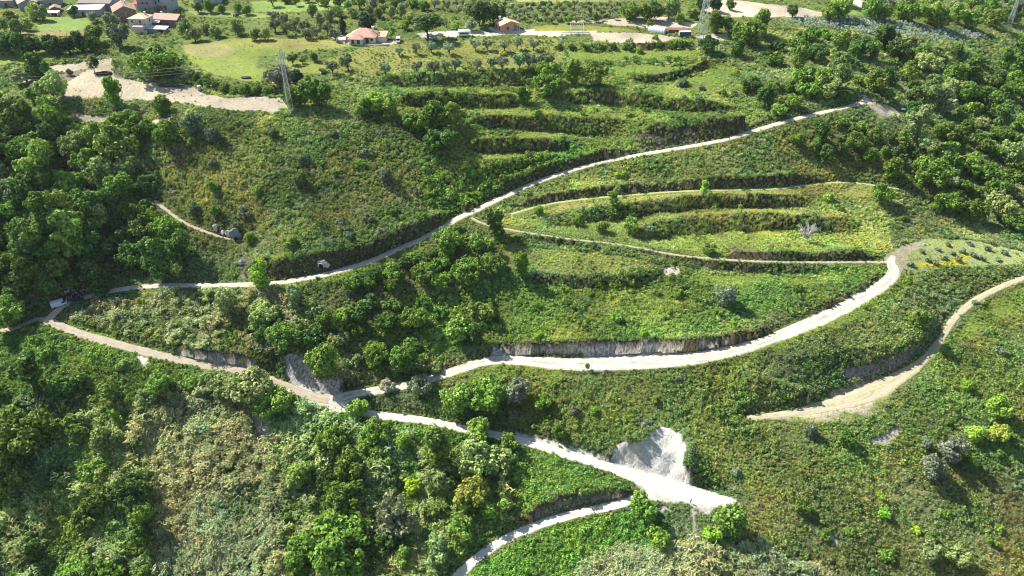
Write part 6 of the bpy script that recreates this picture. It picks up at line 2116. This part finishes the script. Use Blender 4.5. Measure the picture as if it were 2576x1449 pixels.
c = vehicle('parked_car', 'dark grey car parked beside the pink villa', 'car', CARP, CARG, 4.2, 1.75, 886, 111, -70, (.09, .10, .11)); wind(c, 1.16, .96, 1.36, 1.4, .52)
c = vehicle('parked_car', 'white car under the tall pine, left one of two', 'car', CARP, CARG, 4.2, 1.75, 1081, 90.5, 12, (.7, .7, .7)); wind(c, 1.16, .96, 1.36, 1.4, .52)
c = vehicle('parked_car', 'white car under the tall pine, right one of two', 'car', CARP, CARG, 4.2, 1.75, 1107, 90, 170, (.72, .72, .72)); wind(c, 1.16, .96, 1.36, 1.4, .52)
c = vehicle('parked_van', 'white van standing in the yard right of the pink villa', 'van', VANP, VANG, 5.1, 2.0, 1002, 106, -84, (.72, .73, .75)); wind(c, 2.06, 1.3, 2.05, 1.7, .42)
c = vehicle('parked_van', 'grey van half hidden by trees left of the lower clay patch', 'van', VANP, VANG, 5.1, 2.0, 97, 331, 8, (.16, .18, .24)); wind(c, 2.06, 1.3, 2.05, 1.7, .42)
c = vehicle('parked_van', 'whitish van behind the grey one, left of the lower clay patch', 'van', VANP, VANG, 5.1, 2.0, 124, 331, 80, (.42, .44, .48)); wind(c, 2.06, 1.3, 2.05, 1.7, .42)
c = vehicle('parked_van', 'white roofed long van in the shade at the hairpin bend', 'van', VANP, VANG, 5.1, 1.9, 151, 770, 34, (.62, .66, .68)); wind(c, 2.06, 1.3, 2.05, 1.7, .42)
c = vehicle('parked_car', 'dark car standing among the people at the hairpin bend', 'car', CARP, CARG, 4.2, 1.75, 196, 757, 20, (.03, .035, .06)); wind(c, 1.16, .96, 1.36, 1.4, .52)
c = vehicle('off_road_car', 'dark off-road car with a white roof at the upper road end', 'car', [(-1.9, .4), (1.9, .4), (1.95, .95), (.95, 1.08), (.55, 1.7), (-1.85, 1.72)], [(-1.6, -.5, 1.08, 1.58), (-.4, .5, 1.08, 1.58)], 3.8, 1.75, 2270, 283, 60, (.05, .055, .05))
MB().box((-.65, 0, 1.78), (2.4, 1.7, .1)).build('roof', M['white'], c)
MB().box((1.4, 0, 1.06), (1.0, 1.5, .06)).build('bonnet', M['white'], c)
cv = thing('caravan', 'white box shaped caravan beside the pale track', 'caravan', at(1167, 90.5) + Vector((0, 0, .35)), R(6))
MB().box((0, 0, 1.35), (6.0, 4.2, 2.4)).build('body', M['white'], cv, bevel=.22)
MB().box((.2, -2.1, 1.55), (4.3, .08, .62)).build('window', M['glass'], cv)
MB().box((-3.0, .2, 1.5), (.08, 1.6, .6)).build('window', M['glass'], cv)
for sx in (-1.4, 1.4):
    for sy in (-1.9, 1.9):
        wheel(cv, sx, sy, .34)
MB().box((0, 0, 2.62), (5.2, 3.4, .14)).build('roof', M['white'], cv, bevel=.05)
tl = thing('trailer', 'small bluish box trailer under the tall pine', 'trailer', at(1092, 101) + Vector((0, 0, .1)), R(0))
MB().box((0, 0, 1.35), (3.2, 1.9, 1.8)).build('body', M['blue_plaster'], tl, bevel=.05)
MB().box((2.0, 0, .5), (1.2, .12, .12)).build('drawbar', M['steel'], tl)
for sy in (-.95, .95):
    wheel(tl, 0, sy, .36)


def tractor(name, label, px, py, rot, cab, roofmat):
    r = thing(name, label, 'tractor', at(px, py) + Vector((0, 0, .1)), R(rot))
    MB().prism([(-.2, .55), (1.55, .55), (1.6, 1.15), (.2, 1.25), (-.2, 1.1)], -.38, .38, 'y').build('bonnet', M[cab], r, bevel=.05)
    MB().prism([(-1.2, .5), (-.1, .5), (-.1, 1.0), (-1.2, 1.15)], -.62, .62, 'y').build('platform', M[cab], r, bevel=.04)
    for sx, sy in ((-1.0, -.6), (-1.0, .6), (.1, -.5), (.1, .5)):
        MB().tube([(sx, sy, 1.0), (sx, sy, 2.3)], .05, 6).build('cab_post', M['rubber'], r)
    MB().box((-.45, 0, 2.36), (1.9, 1.7, .14)).build('canopy', M[roofmat], r, bevel=.04)
    MB().box((-.7, 0, 1.3), (.5, .5, .45)).build('seat', M['rubber'], r, bevel=.08)
    MB().tube([(.05, 0, 1.2), (-.2, 0, 1.65)], [.03, .16], 8).build('steering_wheel', M['rubber'], r)
    for sy in (-.75, .75):
        wheel(r, -.75, sy, .66, .32)
        wheel(r, 1.1, sy * .9, .38, .22)
    MB().tube([(.9, .25, 1.1), (.9, .25, 1.95)], .04, 6).build('exhaust', M['steel'], r)
    return r


tractor('tractor', 'red tractor with a white canopy where the beige road meets the landing', 729, 999, 25, 'red', 'white')
tractor('tractor', 'dark old tractor on the grass right of the garden trees', 594, 42, 160, 'rust', 'rubber')
tk = thing('water_tank', 'grey upright water tank with a white lid on the clay yard', 'tank', at(503, 228.5))
MB().tube([(0, 0, -.2), (0, 0, 2.2)], .82, 20).build('body', M['grey_plaster'], tk)
MB().tube([(0, 0, 2.2), (0, 0, 2.35), (0, 0, 2.5)], [.86, .8, .3], 20).build('lid', M['white'], tk)
for z in (.5, 1.2, 1.9):
    MB().tube([(0, 0, z), (0, 0, z + .08)], .85, 20).build('hoop', M['steel'], tk)
bp = thing('marker_post', 'small dark box on a post beside the upper road end', 'post', at(2204, 262))
MB().box((0, 0, .5), (.3, .3, 1.4)).build('post', M['wood'], bp)
MB().box((0, 0, 1.45), (1.1, .7, .8)).build('box', M['dark_wood'], bp, bevel=.04)
sb = thing('awning', 'pale square awning in the shade behind the people', 'awning', at(173, 746), R(30))
MB().box((0, 0, 2.35), (1.7, 1.6, .08)).build('canvas', M['sheet'], sb)
for sx in (-.75, .75):
    for sy in (-.7, .7):
        MB().tube([(sx, sy, -.2), (sx, sy, 2.35)], .04, 6).build('pole', M['steel'], sb)

# ---------------------------------------------------------------- rocks, caves, heaps


def rock_mesh(name, rx, ry, rz, seed, mat, rough=.32, sub=3):
    bm = bmesh.new()
    bmesh.ops.create_icosphere(bm, subdivisions=sub, radius=1)
    g_ = np.random.default_rng(seed)
    cuts = rnd_dirs(9, g_)
    ofs = g_.uniform(.55, .95, 9)
    for v in bm.verts:
        c = np.array(v.co)
        for n_, o_ in zip(cuts, ofs):
            dd = c @ n_ - o_
            if dd > 0:
                c = c - n_ * dd * .9
        nz = vnoise(np.array([c[0] * 3 + seed]), np.array([c[1] * 3 + c[2] * 2]), 1.0, seed)[0]
        c = c * (1 + rough * nz)
        v.co = (c[0] * rx, c[1] * ry, c[2] * rz)
    me = bpy.data.meshes.new(name)
    bm.to_mesh(me)
    bm.free()
    me.materials.append(M[mat])
    return me


def rock(name, label, px, py, rx, ry, rz, seed, mat='rock', rot=0, cat='rock', sink=.35):
    o = bpy.data.objects.new(name, rock_mesh(name, rx, ry, rz, seed, mat))
    COL.objects.link(o)
    o.location = at(px, py) + Vector((0, 0, rz * (1 - sink)))
    o.rotation_euler = (0, 0, R(rot))
    return tag(o, label, cat)


rock('boulder', 'tall pale boulder above the left footpath', 544, 582, 1.0, 1.0, 1.9, 3)
rock('boulder', 'low whitish boulder between tall boulder and grey slab', 560, 590, 1.0, .9, 1.0, 5)
rock('boulder', 'broken pale boulder beside the grey slab', 575, 594, 1.3, 1.1, 1.7, 8)
slab = rock('rock_slab', 'slate grey rock slab with a small dark cave mouth above the footpath', 595, 601, 2.3, 1.6, 3.0, 12, 'rock_dark', 15)
MB().prism([(.42 * math.cos(t) * 1.2, -1.1 + .75 * math.sin(t)) for t in np.linspace(0, math.pi, 9)] + [(-.5, -1.7), (.5, -1.7)], -1.62, -1.2, 'y').build('cave_mouth', M['cave_shade'], slab)  # solid black plug, the shade of the hollow put into its colour
rock('boulder', 'rounded grey boulder on the bank below the hill face', 608, 664, 1.3, 1.1, 1.4, 15, 'rock')
rock('boulder', 'small grey boulder at the foot of the shaded ravine', 400, 687, .9, .8, .7, 18, 'rock')
rock('boulder', 'pale small boulder on the bank left of the upper path', 1505, 270, .8, .7, .8, 19, 'rock')
cave = thing('cave', 'pale rock arch with a round dark cave mouth above the upper road', 'cave', at(812, 672), R(-10))
co_ = bpy.data.objects.new('rock_arch', rock_mesh('rock_arch', 2.6, 1.3, 1.9, 22, 'rock'))
COL.objects.link(co_)
co_.parent = cave
co_.location = (0, .6, 1.1)
MB().tube([(-.1, -1.05, 1.05), (-.1, .3, 1.05)], [.98, .9], 14).build('cave_mouth', M['cave_shade'], cave)  # closed black tube, cave shade given as colour instead of a hole
ring = MB()
ring.tube([(-.1 + 1.08 * math.cos(t), -1.0, 1.05 + 1.08 * math.sin(t)) for t in np.linspace(-.5, math.pi + .5, 12)], .2, 6)
ring.build('rim', M['rock'], cave, smooth=True)
rock('spoil_heap', 'dark heap of earth under the small tree on the clay yard', 258, 187, 4.2, 2.2, 1.0, 31, 'soil_dark', 5, 'heap', .4)
rock('spoil_heap', 'dark grey heap of rubble under the huge tree', 430, 216, 6.5, 2.0, .9, 33, 'soil_dark', -4, 'heap', .4)
rock('spoil_heap', 'dark stump like mound on the bank left of the clay yard', 178, 142, .8, .8, 1.5, 35, 'soil_dark', 0, 'heap', .3)
rock('spoil_heap', 'small flat brown heap on the bright meadow', 618, 196, 2.6, 1.4, .5, 36, 'soil_dark', 0, 'heap', .4)
g_ = np.random.default_rng(55)
bp_ = MB()
for i in range(90):
    q_ = np.array([g_.uniform(-4.2, 4.2), g_.normal(0, .55), g_.uniform(.05, .5)])
    d_ = np.array([g_.normal(0, 1), g_.normal(0, .7), g_.uniform(0, .5)])
    d_ /= np.linalg.norm(d_)
    bp_.tube([q_ - d_ * .7, q_ + d_ * g_.uniform(.5, 1.1) + [0, 0, .2]], [.05, .02], 4)
bo = bp_.build('branch_heap', M['dark_wood'])
bo.location = at(1146, 919)
bo.rotation_euler = (0, 0, R(16))
tag(bo, 'dark heap of cut branches beside the white track bend', 'brush heap')

# ---------------------------------------------------------------- people


def skin_obj(name, joints, edges, radii, root, mat, sub=1):
    me = bpy.data.meshes.new(name)
    me.from_pydata([tuple(map(float, j)) for j in joints], edges, [])
    o = bpy.data.objects.new(name, me)
    COL.objects.link(o)
    md = o.modifiers.new('skin', 'SKIN')
    md.use_smooth_shade = True
    for i, r in enumerate(radii):
        v = me.skin_vertices[0].data[i]
        v.radius = (r, r) if not isinstance(r, tuple) else r
        v.use_root = i == root
    if sub:
        s2 = o.modifiers.new('sub', 'SUBSURF')
        s2.levels = sub
        s2.render_levels = sub
    dg = bpy.context.evaluated_depsgraph_get()
    m2 = bpy.data.meshes.new_from_object(o.evaluated_get(dg))
    bpy.data.objects.remove(o)
    bpy.data.meshes.remove(me)
    m2.name = name
    m2.materials.clear()
    m2.materials.append(M[mat])
    return m2


def person_meshes(walk):
    """one continuous body with fingers, a face, and clothes fitted over it; faces -y"""
    s = .24 if walk else .03
    J, E, Rd = [], [], []

    def add(p, r, par=None):
        J.append(p); Rd.append(r)
        if par is not None:
            E.append((par, len(J) - 1))
        return len(J) - 1
    pel = add((0, 0, .95), (.135, .10))
    wai = add((0, .01, 1.10), (.125, .09), pel)
    che = add((0, .01, 1.30), (.155, .105), wai)
    shc = add((0, .015, 1.43), (.10, .08), che)
    nek = add((0, .0, 1.51), .055, shc)
    hd1 = add((0, -.01, 1.60), (.072, .085), nek)
    hd2 = add((0, -.005, 1.70), (.078, .095), hd1)
    add((0, .0, 1.755), (.05, .06), hd2)
    add((0, -.11, 1.645), .014, hd1)                     # nose
    for sg in (-1, 1):
        add((sg * .085, .0, 1.65), .014, hd1)            # ears
        sh = add((sg * .19, .015, 1.41), .058, shc)
        el = add((sg * .235, .03 + sg * s * .35, 1.14), .043, sh)
        wr = add((sg * .225, -.06 + sg * s * .6, .90), .031, el)
        pm = add((sg * .222, -.075 + sg * s * .6, .83), .034, wr)
        for f_, (dx, ln) in enumerate(((-.03, .068), (-.01, .08), (.012, .075), (.03, .058))):
            a = add((sg * .222 + dx * .3, -.075 + dx + sg * s * .6, .79), .010, pm)
            add((sg * .218 + dx * .2, -.082 + dx * 1.1 + sg * s * .6, .79 - ln), .008, a)
        add((sg * .20, -.115 + sg * s * .6, .80), .010, pm)   # thumb
        hp = add((sg * .09, 0, .90), .088, pel)
        kn = add((sg * .095, -.02 - sg * s * .5, .50), .058, hp)
        an = add((sg * .10, .03 - sg * s * .9, .09), .040, kn)
        add((sg * .105, -.12 - sg * s * .9, .035), .036, an)
    body = skin_obj('person', J, E, Rd, pel, 'skin')
    # shirt
    j, e_, r = [(0, 0, .98), (0, .01, 1.12), (0, .01, 1.30), (0, .015, 1.43)], [(0, 1), (1, 2), (2, 3)], [(.15, .115), (.14, .105), (.17, .12), (.11, .09)]
    for sg in (-1, 1):
        n_ = len(j)
        j += [(sg * .19, .015, 1.41), (sg * .225, .025 + sg * s * .2, 1.22)]
        r += [.072, .062]
        e_ += [(3, n_), (n_, n_ + 1)]
    shirt = skin_obj('shirt', j, e_, r, 0, 'cloth')
    j, e_, r = [(0, 0, .97)], [], [(.148, .112)]
    for sg in (-1, 1):
        n_ = len(j)
        j += [(sg * .09, 0, .89), (sg * .095, -.02 - sg * s * .5, .50), (sg * .10, .03 - sg * s * .9, .13)]
        r += [.10, .072, .058]
        e_ += [(0, n_), (n_, n_ + 1), (n_ + 1, n_ + 2)]
    trs = skin_obj('trousers', j, e_, r, 0, 'cloth')
    hair = skin_obj('hair', [(0, .02, 1.69), (0, .03, 1.75), (0, .055, 1.63)], [(0, 1), (0, 2)], [(.084, .095), (.06, .07), (.06, .05)], 0, 'hair')
    return body, shirt, trs, hair


PM = [person_meshes(False), person_meshes(True)]


def person(px, py, rot, walk, shirt, trs, label, group=None, s=1.0):
    b, sh, tr_, h = PM[walk]
    o = bpy.data.objects.new('person', b)
    COL.objects.link(o)
    o.location = at(px, py) + Vector((0, 0, .13))
    o.rotation_euler = (0, 0, R(rot))
    o.scale = (s, s, s)
    for nm, me_, c in (('shirt', sh, shirt), ('trousers', tr_, trs), ('hair', h, None)):
        k = bpy.data.objects.new(nm, me_)
        k.parent = o
        if c:
            k.color = (*c, 1)
        COL.objects.link(k)
    tag(o, label, 'person', group)
    return o


WH, DK, BL, RD, GR = (.7, .7, .68), (.03, .03, .04), (.05, .07, .16), (.3, .04, .04), (.25, .25, .24)
crowd = [(188, 748, WH, DK), (195, 744, WH, BL), (202, 746, BL, DK), (207, 740, WH, DK), (212, 744, RD, DK), (214, 737, (.55, .5, .5), DK), (220, 739, WH, BL), (224, 734, (.5, .45, .6), DK), (228, 737, WH, DK),
         (231, 731, GR, BL), (234, 735, DK, DK), (236, 730, WH, GR), (205, 752, DK, BL), (216, 748, BL, GR), (170, 760, WH, DK), (177, 757, GR, DK), (183, 755, (.5, .5, .55), DK), (258, 735, WH, GR), (158, 749, GR, DK), (112, 777, GR, DK)]
SHN = {WH: 'white', DK: 'black', BL: 'navy', RD: 'dark red', GR: 'grey'}
crowd.sort(key=lambda c: c[0])
for i, (px, py, a, b_) in enumerate(crowd):
    person(px, py, RNG.uniform(0, 360), i % 3 == 0, a, b_, f'person in {SHN.get(a, "pale")} top, {ordn(i, len(crowd)) if i < 16 else ("fourth from right", "third from right", "second from right", "rightmost")[i - 16]} of the group at the hairpin bend', 'people at the hairpin bend', RNG.uniform(.93, 1.05))
person(995, 627, 60, True, WH, DK, 'person in white top walking alone on the upper road above the copse')
person(1834, 352, 70, True, DK, DK, 'small dark clothed person far along the upper road')
person(1737, 1266, 200, False, DK, DK, 'person in black standing on the lower rim of the white landing')
# ---------------------------------------------------------------- camera, sun, sky
cam = bpy.data.cameras.new('drone_camera')
cam.sensor_width = 36
cam.lens = 36 * F / 2576
cam.clip_start = 1
cam.clip_end = 20000
co = bpy.data.objects.new('drone_camera', cam)
co.location = (0, 0, CH)
co.rotation_euler = (math.pi / 2 - PITCH, 0, 0)
COL.objects.link(co)
SC.camera = co

SUN_EL = R(45)
sdir = Vector((-.85, .53, 0)).normalized() * math.cos(SUN_EL) + Vector((0, 0, math.sin(SUN_EL)))
L = bpy.data.lights.new('sun', 'SUN')
L.energy = 4.9
L.angle = R(.53)
L.color = (1, .96, .88)
lo = bpy.data.objects.new('sun', L)
lo.rotation_euler = sdir.to_track_quat('Z', 'Y').to_euler()
lo.location = (0, 200, 300)
COL.objects.link(lo)
hz = MB().box((20, 420, -30), (1500, 1300, 290)).build('haze', None)
m, nt, out = new_mat('thin_air')
pv = nt.nodes.new('ShaderNodeVolumePrincipled')
pv.inputs['Color'].default_value = (.80, .88, 1, 1)
pv.inputs['Density'].default_value = .00003
pv.inputs['Anisotropy'].default_value = .2
nt.links.new(pv.outputs[0], out.inputs['Volume'])
hz.data.materials.append(m)
hz['kind'] = 'stuff'
hz['label'] = 'thin bluish haze over the hillside'
SC.cycles.volume_bounces = 0
w = bpy.data.worlds.new('World')
SC.world = w
w.use_nodes = True
nt = w.node_tree
sky = nt.nodes.new('ShaderNodeTexSky')
sky.sky_type = 'NISHITA'
sky.sun_disc = False
sky.sun_elevation = SUN_EL
sky.sun_rotation = math.atan2(sdir.x, sdir.y)
bg = nt.nodes['Background']
bg.inputs[1].default_value = .09
nt.links.new(sky.outputs[0], bg.inputs[0])
SC.view_settings.view_transform = 'Standard'
SC.view_settings.look = 'None'
SC.view_settings.exposure = 1.08
SC.view_settings.gamma = 1
SC.cycles.max_bounces = 6
SC.cycles.diffuse_bounces = 2
SC.cycles.transmission_bounces = 3
SC.cycles.glossy_bounces = 2
SC.cycles.filter_width = 1.05
SC.cycles.sample_clamp_indirect = 3
SC.cycles.sample_clamp_direct = 12
SC.cycles.use_adaptive_sampling = True
SC.render.film_transparent = False
